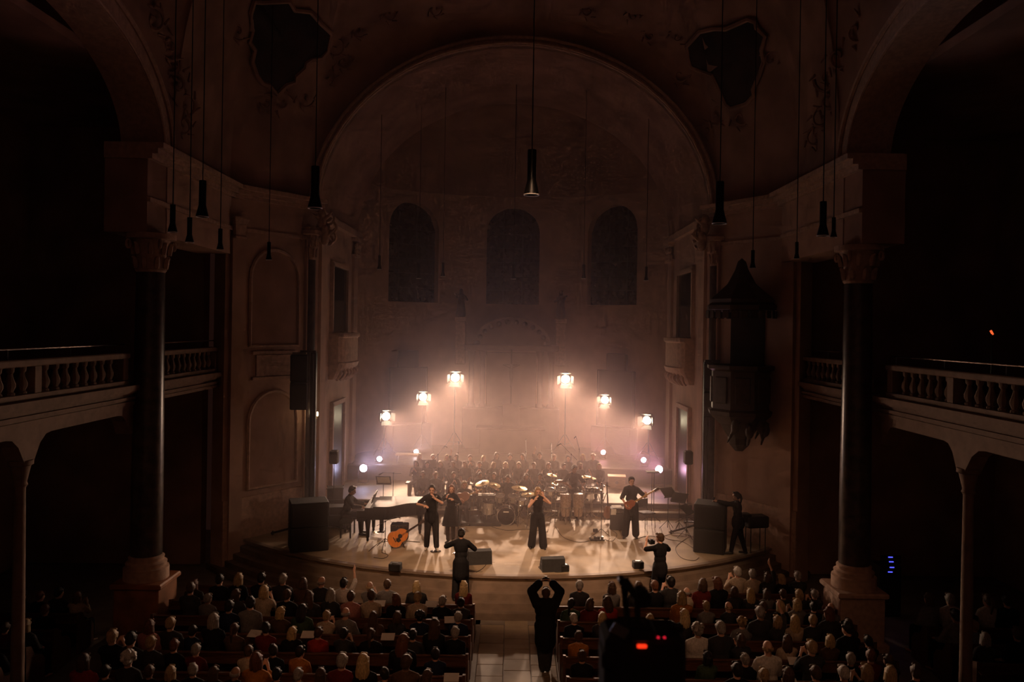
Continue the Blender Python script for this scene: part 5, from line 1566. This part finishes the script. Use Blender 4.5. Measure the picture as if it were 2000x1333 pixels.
# drummer
p = Pose(pelvis=(0, 0, .60), lean=6, lf=(.22, -.45, .075), rf=(-.22, -.45, .075), lknee=(.5, -1, .4), rknee=(-.5, -1, .4), la=(.20, -.38, .86), ra=(-.34, -.36, .98), lhint=(1, .4, -.4), rhint=(-1, .4, -.4), head=(-10, 8, 0))
performer('drummer seated behind the bass drum in dark shirt', p, (dc.x + .05, dc.y + .98, STAGE), 0, 1.78, skin_a, 'short', 'brown', [('shirt', p.top(.8), CHA), ('trousers', p.legs(), BLK)])
st_ = thing('drumsticks', 'pair of drumsticks in the drummer\'s hands', 'drumsticks', (dc.x + .05, dc.y + .98, STAGE))
for Wp, e in ((p.WL, (-.05, -.4, .05)), (p.WR, (.05, -.36, .12))):
    MB().cyl(Wp * 1.04 + V((0, -.07, .03)) - V(e) * .2, Wp * 1.04 + V((0, -.07, .03)) + V(e) * .75, .008, .005, 6).build('stick', pine, st_)
# percussionist, standing behind the congas
p = Pose(la=(.18, -.34, 1.08), ra=(-.20, -.30, 1.12), lhint=(1, .3, -.4), rhint=(-1, .3, -.4), lhand=(0, -1, -.3), rhand=(0, -1, -.3), lean=6, head=(18, 10, 0))
performer('percussionist standing in black behind the congas', p, V((at(1120, 920, 25.75).x, 25.75, STAGE)), .2, 1.80, skin_b, 'short', 'dark', [('shirt', p.top(.9), BLK), ('trousers', p.legs(), BLK)])
# seated guitarist in the row behind
p = Pose(pelvis=(0, 0, .54), lean=5, lf=(.14, -.40, .075), rf=(-.14, -.42, .075), la=(.42, -.30, .98), ra=(-.12, -.30, .80), lhint=(.8, .3, -.8), rhint=(-1, .5, -.2), lhand=(-.2, -.2, .9), rhand=(1, -.2, -.2), head=(10, 10, 0))
gp = V((at(907, 945, 25.3).x, 25.3, STAGE))
performer('seated guitarist in grey top behind the electric piano', p, gp, 0, 1.72, skin_a, 'bob', 'fair', [('shirt', p.top(1.7), cloth((.11, .09, .075))), ('trousers', p.legs(), BLK)])
stool('black chair under the seated guitarist', gp, 0)
t = thing('hollow_body_guitar', 'amber guitar on the lap of the seated guitarist', 'guitar', gp, 0)
T_ = Matrix.Translation((-.03, -.30, .84)) @ Matrix.Rotation(1.15, 4, 'Y')
MB().prism(guitar_outline(.95), 'y', -.03, .04).xf(T_).build('body', mat('amber_body', (.28, .10, .03), .3, var=.2), t)
MB().box((0, -.035, .44), (.045, .02, .46)).xf(T_).build('neck', mat('maple', (.50, .31, .12), .4, var=.15), t)
MB().box((0, -.03, .73), (.07, .018, .15)).xf(T_).build('headstock', rosewood, t)
# people with cameras
def handheld(label, c, rz, loc3, size=(.14, .10, .10), lens=True, name='photo_camera'):
    t = thing(name, label, 'camera', c, rz)
    MB().cham(loc3, size, .012).build('body', black, t)
    if lens: MB().cyl(V(loc3) + V((0, -size[1] / 2, 0)), V(loc3) + V((0, -size[1] / 2 - .12, 0)), .038, .042, 14).build('lens', black_gloss, t, True)
    MB().cham(V(loc3) + V((0, 0, size[2] / 2 + .015)), (.05, .06, .03), .006).build('viewfinder', black, t)
p = Pose(la=(.24, -.30, 1.30), ra=(-.16, -.28, 1.20), lhint=(1, .3, -.5), rhint=(-1, .3, -.5), lf=(.14, 0, .075), rf=(-.14, 0, .075), head=(-10, 6, 0))
c = V((at(900, 1100, 19.35).x, 19.35, .32))
c.y = 30.9 - math.sqrt(11.58 ** 2 - c.x ** 2); 
performer('photographer in black seen from behind at the left stage steps', p, c, PI, 1.76, skin_b, 'bun', 'dark', [('tunic', p.top(.9, .018, hem=.30), BLK), ('trousers', p.legs(.02, .01), BLK)], face=False)
handheld('camera held up by the photographer at the left steps', c, PI, V((.10, -.36, 1.33)))
p = Pose(la=(.12, -.38, 1.42), ra=(-.26, -.34, 1.34), lhint=(1, .2, -.8), rhint=(-1, .2, -.8), lhand=(-.2, -.3, .9), rhand=(.2, -.3, .9), lf=(.12, 0, .075), rf=(-.12, 0, .075), head=(18, 2, 0))
c = V((at(1291, 1100, 19.6).x, 0, .16)); c.y = 30.9 - math.sqrt(11.8 ** 2 - c.x ** 2)
performer('photographer in dark shirt aiming a camera at the right steps', p, c, PI + .45, 1.80, skin_a, 'short', 'brown', [('shirt', p.top(.85, .018, hem=.12), BLK), ('trousers', p.legs(.02), BLK)], face=False)
handheld('camera aimed by the photographer at the right steps', c, PI + .45, V((-.06, -.44, 1.46)))
p = Pose(la=(.05, -.56, 1.42), ra=(-.12, -.52, 1.36), lhint=(.7, .2, -.8), rhint=(-.7, .2, -.8), lf=(.05, -.18, .075), rf=(-.1, .20, .075), head=(0, 0, 0), lean=5)
c = sg(1447, 1090) + V((0, .3, 0))
performer('technician in black reaching over the right subwoofers', p, c, -PI / 2 - .25, 1.74, skin_b, 'tail', 'dark', [('jacket', p.top(1.9, .02, hem=.1), BLK), ('trousers', p.legs(.016), BLK)], face=False)
handheld('small camera held out over the right subwoofers', c, -PI / 2 - .25, V((-.02, -.66, 1.46)), (.12, .05, .09), False, 'compact_camera')
p = Pose(la=(.12, -.10, 1.78), ra=(-.12, -.10, 1.78), lhint=(1, .1, -.1), rhint=(-1, .1, -.1), lhand=(-.7, -.2, .5), rhand=(.7, -.2, .5), lf=(.05, .02, .075), rf=(-.05, .0, .075), head=(0, -6, 0), slim=1.15)
c = gnd(1064, 1312, 0)
performer('person in black standing in the aisle with both arms raised', p, c, PI, 1.70, skin_b, 'short', 'brown', [('jacket', p.top(1.85, .055, hem=.30), BLK), ('trousers', p.legs(.055, -.02), CHA)], face=False)
handheld('phone held overhead by the person in the aisle', c, PI, V((0, -.14, 1.83)), (.15, .012, .075), False, 'mobile_phone')

# ---------------------------------------------------------------- seated and standing figures shared by choir and audience
class Variant:
    def __init__(s, pose, sleeve=1.7, belly=0.0, hem=0.0, vb=.020, vc=.022):
        s.pose = pose
        s.body = pose.body(False, vb)
        s.top = pose.top(sleeve, .016, belly=belly, hem=hem, voxel=vc)
        s.legs = pose.legs(.016, voxel=vc)
        s.shoes = pose.shoes()
def sit(**k):
    d = dict(pelvis=(0, 0, .53), lf=(.12, -.40, .075), rf=(-.12, -.40, .075), la=(.08, -.34, .63), ra=(-.07, -.35, .63))
    d.update(k)
    return Pose(**d)
SEAT = [Variant(sit()), Variant(sit(lean=5, head=(22, 6, 3)), 1.8, .02), Variant(sit(head=(-20, 2, -4), la=(.13, -.30, .62)), .8), Variant(sit(la=(.05, -.30, .98), ra=(-.05, -.30, .97), head=(5, -4, 0)), 1.6),
        Variant(sit(lean=-4, la=(.16, -.30, .66), ra=(-.16, -.30, .66), head=(0, 4, 2), slim=1.08), 1.7, .04), Variant(sit(slim=.88, head=(10, 0, -3)), 1.2)]
ARMUP = Variant(sit(ra=(-.16, -.22, 1.42), rhint=(-1, .1, -.6), rhand=(0, -.2, 1), head=(5, -6, 0)), 1.2)
def figure(v, label, loc, rz, sc, skin, hs, hc, topc, group, shoes=False, trous='black'):
    o = link('person', v.body, skin, None, loc, rz)
    o.scale = (sc, sc, sc)
    tag(o, label, 'person', group)
    link('top', v.top, cloth(CLOTH[topc]), o)
    link('trousers', v.legs, cloth(CLOTH[trous]), o)
    if shoes: link('shoes', v.shoes, black, o)
    k = link('hair', hair(hs), hmat(hc), o)
    k.location = v.pose.H
    k.rotation_euler = v.pose.HR.to_euler()
    return o

# ---------------------------------------------------------------- choir
CH = {'back': [(819, 892, 'bob', 'fair'), (846, 899, 'tail', 'brown'), (873, 897, 'long', 'blond'), (892, 894, 'bun', 'brown'), (918, 896, 'short', 'brown'), (944, 896, 'bob', 'blond'), (970, 891, 'long', 'brown'), (996, 893, 'tail', 'dark'), (1021, 893, 'bob', 'brown'), (1054, 891, 'short', 'dark'), (1081, 894, 'long', 'fair'), (1110, 896, 'bob', 'dark'), (1138, 894, 'bob', 'blond'), (1159, 893, 'short', 'fair')],
      'middle': [(813, 912, 'long', 'brown'), (835, 914, 'bun', 'dark'), (860, 914, 'bob', 'blond'), (885, 910, 'tail', 'brown'), (909, 908, 'long', 'auburn'), (937, 910, 'short', 'brown'), (963, 912, 'bob', 'fair'), (988, 911, 'long', 'blond'), (1013, 914, 'bob', 'fair'), (1043, 915, 'tail', 'brown'), (1071, 914, 'bob', 'auburn'), (1100, 915, 'short', 'brown'), (1134, 914, 'long', 'fair'), (1170, 914, 'bob', 'blond')],
      'front': [(826, 932, 'tail', 'brown'), (851, 936, 'short', 'fair'), (886, 931, 'bob', 'brown'), (938, 930, 'tail', 'dark'), (965, 934, 'long', 'brown'), (1028, 932, 'bob', 'brown'), (1055, 934, 'short', 'dark')]}
for row, lst in CH.items():
    for k, (px, py, hs, hc) in enumerate(lst):
        u, v_ = lev(px, py)
        Y = {'back': 29.0, 'middle': 27.6, 'front': 26.5}[row]
        fz = {'back': CHANCEL, 'middle': CHANCEL, 'front': STAGE + .17}[row]
        hz_ = CZ - v_ / F * Y - fz
        if row == 'front': vr, hh, fz2 = SEAT[(0, 1, 3, 5)[k % 4]], 1.17, fz
        else:
            vr, hh = SEAT[(0, 3, 5, 2, 1)[(k * 3 + len(row)) % 5]], 1.17
            if k in (3, 9) and row == 'back': vr = ARMUP
        sc = min(1.12, max(.92, hz_ / hh))
        who = {'short': 'short-haired', 'bob': 'bob-haired', 'long': 'long-haired', 'tail': 'ponytailed', 'bun': 'bun-haired'}[hs]
        lb = 'choir member in black with %s %s hair, %s from left in %s choir row' % ({'short': 'short', 'bob': 'bobbed', 'long': 'long', 'tail': 'tied', 'bun': 'knotted'}[hs], hc, ORD[k], row)
        figure(vr, lb, (u / F * Y, Y, fz), rnd.uniform(-.2, .2), sc, skin_a if k % 3 else skin_b, hs, hc, 'black', 'choir in black', True)
for row, Y, z, x0, x1 in (('back', 29.0, CHANCEL, -3.6, 3.2), ('middle', 27.6, CHANCEL, -3.6, 3.3)):
    t = thing('choir_bench', 'dark bench under the %s row of the choir' % row, 'bench', (0, Y, z))
    MB().cham(((x0 + x1) / 2, .05, .41), (x1 - x0, .36, .05), .012).build('seat', dark_wood, t)
    for k in range(6): MB().cham((x0 + .1 + (x1 - x0 - .2) * k / 5, .05, .19), (.05, .3, .38), .01).build('leg', dark_wood, t)
for k, (px, py) in enumerate(((826, 932), (851, 936), (886, 931), (938, 930), (965, 934), (1028, 932), (1055, 934))):
    u, v_ = lev(px, py)
    stool('black chair under the %s person from left in the front choir row' % ORD[k], (u / F * 26.5, 26.5, STAGE + .17))

# ---------------------------------------------------------------- audience on pews
def aud(txt): return [(int(a.split()[0]), int(a.split()[1]), *a.split()[2:]) for a in txt.strip().split('\n')]
AUD = aud('''510 1130 short dark black
552 1132 short grey charcoal
590 1140 bob brown brown
627 1137 bald grey charcoal
671 1140 short dark white
722 1146 bald fair grey
757 1142 short brown grey
814 1145 bob blond charcoal
914 1146 long blond dark_red
515 1155 bob blond beige
562 1162 short brown black
605 1165 long brown charcoal
645 1162 bob grey charcoal
685 1166 short brown pink
725 1164 short brown beige
774 1172 bob auburn black
815 1168 short fair beige
867 1175 short grey black
914 1178 bun dark charcoal
487 1180 short dark grey
547 1197 bob blond brown
590 1192 long dark green
641 1205 short fair beige
676 1197 bald grey grey
730 1207 long brown brown
775 1210 bob brown charcoal
820 1205 curly dark navy
870 1222 long brown black
921 1207 short grey navy
517 1230 short dark dark_red
570 1237 bob blond black
621 1240 short brown red
671 1240 short dark charcoal
725 1242 tail brown black
787 1250 long auburn black
847 1250 short dark charcoal
897 1237 short grey black
485 1277 short brown beige
532 1275 short dark black
585 1280 short dark orange
632 1290 short grey dark_red
672 1288 long blond black
731 1290 short brown brown
780 1293 bob brown orange
850 1290 short dark navy
909 1298 bun brown dark_red
540 1318 short grey charcoal
600 1322 bob brown red
690 1320 short dark black
760 1322 long brown black
830 1320 short grey navy
890 1325 bob fair charcoal
1132 1145 short grey charcoal
1195 1148 bob brown grey
1258 1146 short brown charcoal
1320 1145 short auburn black
1345 1138 short dark charcoal
1380 1142 bob brown dark_red
1102 1180 tail dark green
1142 1180 bob brown dark_red
1182 1177 long brown red
1332 1167 bob fair orange
1375 1160 bald grey beige
1425 1156 bob brown charcoal
1102 1217 short white black
1177 1208 bob blond charcoal
1270 1211 long fair black
1337 1202 long blond charcoal
1380 1188 short fair grey
1423 1186 bald fair charcoal
1130 1252 short brown orange
1312 1228 short grey black
1362 1230 curly grey white
1407 1225 short grey charcoal
1455 1216 curly fair grey
1132 1292 bun brown black
1382 1285 bob dark green
1455 1292 short grey black
1402 1140 bob auburn black
1452 1118 short white beige
1503 1123 short grey beige
1538 1127 bob brown charcoal
1575 1137 bob fair black
1614 1127 short grey charcoal
1463 1162 long blond charcoal
1495 1160 bob brown grey
1540 1162 short brown charcoal
1607 1161 bob fair charcoal
1650 1163 short grey charcoal
1493 1185 short brown charcoal
1516 1183 bob fair black
1544 1180 bob blond grey
1580 1186 short dark black
1472 1196 short grey charcoal
1626 1200 bob auburn charcoal
1502 1213 bob fair charcoal
1556 1213 long blond beige
1595 1213 short fair charcoal
1493 1264 bald fair white
1538 1260 long brown beige
1586 1262 short fair charcoal
1622 1252 bob blond brown
1660 1230 short dark black
1425 1255 bob brown charcoal
1440 1310 short dark black
1493 1320 short fair charcoal
1538 1318 bob brown charcoal
1592 1314 short brown charcoal
1647 1314 short white black
1682 1312 bob fair charcoal
1727 1316 bob blond charcoal
1685 1189 bald grey grey
1721 1227 long brown charcoal
1680 1262 short dark black
1763 1153 bob brown grey
1793 1162 short grey white
1859 1162 tail brown white
1833 1188 bob brown charcoal
1853 1202 short dark grey
1889 1225 short fair pale_blue
1925 1248 bob grey charcoal
1944 1170 short dark black
1988 1239 short brown black
1766 1290 short grey black
1817 1284 short auburn dark_red
1808 1314 short brown black
1880 1300 bob brown charcoal
380 1141 bob auburn charcoal
400 1152 short brown charcoal
430 1132 short dark black
465 1131 bob fair black
405 1170 short grey grey
447 1185 short dark navy
460 1162 bob brown charcoal
362 1218 short fair charcoal
320 1222 bob auburn pink
428 1212 bob grey black
457 1230 tail brown brown
400 1240 short dark navy
307 1255 short fair charcoal
342 1262 short auburn black
382 1270 short grey dark_red
440 1285 bob auburn orange
395 1322 bald grey black
460 1320 short dark black
280 1248 short dark charcoal
260 1243 short fair black
287 1311 short grey black
340 1316 bob brown charcoal
185 1168 bob auburn beige
235 1160 short dark charcoal
215 1170 short auburn black
112 1165 short brown charcoal
87 1192 short auburn black
137 1223 bob fair charcoal
107 1236 short brown dark_red
62 1227 bob blond brown
30 1260 short dark black
85 1285 curly white charcoal
175 1315 short brown black
227 1315 bob fair black
40 1310 short dark charcoal
130 1290 bob brown red''')
ROWS = [18.95] + [17.9 - .9 * k for k in range(6)]
slots = {}
for px, py, hs, hc, tc in AUD:
    u, v_ = lev(px, py)
    best, br = 9, None
    for k, Y in enumerate(ROWS):
        x = u / F * Y
        if k == 0 and not (x > 4.4 or x < -5.2): continue
        if abs(x) > 8.2 and Y > 17.5: continue
        z = CZ - v_ / F * Y
        e = abs(z - 1.19)
        if e < best: best, br = e, (k, x, z)
    k, x, z = br
    if x < -8.2: blk = 'LA'
    elif x < 0.2: blk = 'L'
    elif x < 8.2: blk = 'R'
    else: blk = 'RA'
    if blk == 'L': x = min(max(x, -7.1), -1.0)
    if blk == 'R': x = max(min(x, 6.9), 1.35)
    if blk == 'LA': x = min(x, -9.2)
    if blk == 'RA': x = max(x, 9.05)
    slots.setdefault((blk, k), []).append([x, z, hs, hc, tc.replace('_', ' ')])
# wooden pews
def pew(label, x0, x1, Y, group):
    t = thing('pew', label, 'pew', ((x0 + x1) / 2, Y, 0), 0, group)
    w = x1 - x0
    MB().cham((0, .05, .41), (w, .42, .04), .01).build('seat', pew_wood, t)
    MB().box((0, -.24, .61), (w, .035, .38), M=Matrix.Rotation(.10, 3, 'X')).build('backrest', pew_wood, t)
    MB().cham((0, -.262, .815), (w, .06, .045), .012).build('top_rail', pew_wood, t)
    MB().box((0, -.36, .70), (w, .18, .02), M=Matrix.Rotation(.12, 3, 'X')).build('book_ledge', pew_wood, t)
    for q in (-1, 1):
        sh = [(-.32, 0), (.28, 0), (.28, .42), (.18, .55), (-.05, .62), (-.18, .84), (-.34, .88)]
        MB().prism(sh, 'x', q * w / 2 - .025, q * w / 2 + .025).build('end_panel', pew_wood, t)
    MB().bb(-w / 2, w / 2, .10, .14, 0, .40).build('front_board', pew_wood, t)
for k, Y in enumerate(ROWS):
    for blk, x0, x1, nm in (('L', -7.45, -.75, 'left of the aisle'), ('R', 1.08, 7.3, 'right of the aisle'), ('LA', -12.6, -9.0, 'in the left side aisle'), ('RA', 8.8, 12.6, 'in the right side aisle')):
        if k == 0:
            if blk == 'R': pew('short wooden pew in front of the right block, nearest the steps', 4.2, 7.3, Y, 'wooden pews')
            elif blk == 'L': pew('short wooden pew in front of the left block, nearest the steps', -7.45, -5.2, Y, 'wooden pews')
            continue
        if blk in ('LA', 'RA') and (Y > 17.5): continue
        pew('%s long wooden pew from the stage, %s' % (ORD[k - 1] if blk in 'LR' else ORD[k - 2], nm), x0, x1, Y, 'wooden pews')
cnt = 0
for (blk, k), lst in sorted(slots.items()):
    lst.sort(key=lambda a: abs(a[0]))
    # keep neighbours apart
    for i in range(1, len(lst)):
        s_ = 1 if lst[i][0] > 0 else -1
        if abs(lst[i][0]) - abs(lst[i - 1][0]) < .40: lst[i][0] = lst[i - 1][0] + s_ * .40
    lim = {'L': 7.1, 'R': 6.9}.get(blk)
    if lim and abs(lst[-1][0]) > lim:
        s_ = 1 if lst[-1][0] > 0 else -1
        lst[-1][0] = s_ * lim
        for i in range(len(lst) - 2, -1, -1):
            if abs(lst[i + 1][0]) - abs(lst[i][0]) < .36: lst[i][0] = s_ * (abs(lst[i + 1][0]) - .36)
    lst = [a for a in lst if blk in ('LA', 'RA') or abs(a[0]) >= (1.0 if blk == 'L' else 1.3) - 1e-6]
    for i, (x, z, hs, hc, tc) in enumerate(lst):
        cnt += 1
        Y = ROWS[k]
        sc = min(1.12, max(.93, z / 1.19))
        vr = SEAT[(cnt * 5 + cnt // 3) % len(SEAT)]
        if (blk, k, i) in (('L', 1, 4), ('R', 0, 2), ('R', 3, 6)): vr = ARMUP
        hw = {'bald': 'bald', 'short': 'short %s hair' % hc, 'bob': 'bobbed %s hair' % hc, 'long': 'long %s hair' % hc, 'bun': 'knotted %s hair' % hc, 'tail': 'tied %s hair' % hc, 'curly': 'curly %s hair' % hc}[hs]
        who = 'bald person' if hs == 'bald' else 'person with ' + hw
        place = {'L': '%s from aisle in left pew %s', 'R': '%s from aisle in right pew %s', 'LA': '%s from nave, left side pew %s', 'RA': '%s from nave, right side pew %s'}[blk]
        rown = ('at the steps' if k == 0 else ORD[k - 1]) if blk in 'LR' else ORD[k - 2]
        figure(vr, '%s, %s top, %s' % (who, tc, place % (ORD[i], rown)), (x, Y, 0), PI + rnd.uniform(-.12, .12) + (.10 if x < -3 else -.10 if x > 3 else 0) * -1, sc, skin_a if cnt % 4 else skin_b, hs, hc, tc, 'audience in the pews')
# song sheets on ledges and laps
for k, (px, py, Y, lb) in enumerate(((740, 1178, 17.9, 'pale sheet on the ledge of the second left pew'), (842, 1180, 17.9, 'reddish-lit sheet near the aisle in the second left pew'), (601, 1237, 16.1, 'pale sheet lying far from the aisle in the fourth left pew'), (757, 1246, 16.1, 'pale sheet lying in the middle of the fourth left pew'), (880, 1212, 17.0, 'pale sheet on the ledge near the aisle in the third left pew'), (497, 1229, 16.1, 'small pale sheet at the far left of the fourth left pew'), (1495, 1256, 15.2, 'large pale sheet held up in the fifth right pew'), (1556, 1252, 15.2, 'pale sheet right of the large one in the fifth right pew'), (1250, 1200, 17.0, 'cream sheet standing behind the camera arm'), (1288, 1182, 17.0, 'small yellow sheet on the third right pew'), (1545, 1305, 14.3, 'pale sheet low in the sixth right pew'), (975, 1298, 14.3, 'small pale card beside the aisle in the left block'))):
    c = at(px, py, Y - .62)
    c.z = max(.78, min(c.z, .95))
    tag(MB().box((0, 0, 0), (.26, .20, .006), M=Matrix.Rotation(.35, 3, 'X')).build('song_sheet', paper, None, False, (min(c.x, -.95) if c.x < .3 else c.x, Y - .62 + .04, c.z), rnd.uniform(-.2, .2)), lb, 'paper', 'song sheets in the pews')

# ---------------------------------------------------------------- camera in the foreground on the rear gallery
g = thing('rear_gallery', 'dark rear gallery floor under the video camera', 'gallery'); g['kind'] = 'structure'
MB().bb(-6, 6, -3, 1.75, 5.2, 5.35).build('floor_slab', dark_wood, g)
MB().bb(-6, 6, 1.75, 1.9, 5.0, 5.98).build('parapet', plaster, g)
YC = 1.25
c = at(1255, 1290, YC)
t = thing('video_camera', 'black video camera silhouette with red tally light in the foreground', 'video camera', (c.x, c.y, 0))
s = YC / F
z = lambda py: at(1255, py, YC).z
x = lambda px: at(px, 1280, YC).x - c.x
MB().cham(((x(1178) + x(1335)) / 2, .02, (z(1236) + z(1420)) / 2), (x(1335) - x(1178), .09, z(1236) - z(1420)), .008).build('body', black_matte, t)
MB().cham(((x(1172) + x(1200)) / 2, 0, z(1280)), (x(1196) - x(1168), .06, z(1262) - z(1298)), .005).build('side_grip', black_matte, t)
MB().cham(((x(1225) + x(1275)) / 2, .0, z(1232)), (x(1278) - x(1225), .06, z(1222) - z(1244)), .004).build('prism_hump', black_matte, t)
MB().cyl((x(1325), .01, z(1236)), (x(1325), .01, z(1226)), .010, n=14).build('mode_dial', black, t)
MB().cham(((x(1238) + x(1258)) / 2, -.026, z(1250)), (x(1258) - x(1240), .006, z(1259) - z(1265)), .001).build('tally_light', glow('tally_red', (1, .035, .008), 1.4), t)
for px in (1286, 1298): MB().ell((x(px - 8), -.03, z(1231)), .0018, 6).build('indicator', glow('indicator_red', (1, .02, .05), .9), t)
MB().cyl((x(1256), .06, z(1345)), (x(1256), .12, z(1345)), .032, .034, 18).build('lens', black_gloss, t, True)
# jointed arm with clamp above the body
bm = MB()
a0, a1, a2 = (x(1230), 0, z(1225)), (x(1222), 0, z(1150)), (x(1244), 0, z(1215))
ar = MB().cyl((x(1226), 0, z(1225)), (x(1216), 0, z(1142)), .0052, n=8).cyl((x(1246), 0, z(1220)), (x(1242), 0, z(1178)), .0045, n=8).build('arm_rods', black, t)
MB().box((x(1231), -.004, z(1152)), (.012, .012, .040), M=Matrix.Rotation(-.62, 3, 'Y')).build('arm_plate', steel, t)
MB().cyl((x(1212), -.006, z(1136)), (x(1212), .010, z(1136)), .006, n=12).build('arm_joint', steel, t)
MB().cyl((x(1251), -.012, z(1167)), (x(1251), .016, z(1167)), .014, n=18).build('clamp_knob', black, t)
MB().cham((x(1240), 0, z(1222)), (.03, .03, .010), .002).build('cold_shoe', black, t)
MB().box((x(1206), -.02, z(1224)), (.026, .004, .016), M=Matrix.Rotation(.5, 3, 'Y')).build('tilted_display', mat('display_grey', (.16, .15, .14), .3, var=.2), t)
tz = z(1420)
tp = thing('camera_tripod', 'black tripod carrying the foreground video camera', 'tripod', (c.x, c.y, 5.35))
MB().cham((0, .02, tz - 5.35 - .03), (.08, .10, .055), .01).build('head', black, tp)
for k in range(3):
    a = .5 + k * 2.094
    MB().cyl((0, .02, tz - 5.35 - .05), (.38 * math.cos(a), .02 + .38 * math.sin(a), .01), .014, .011, 8).build('leg', black, tp)
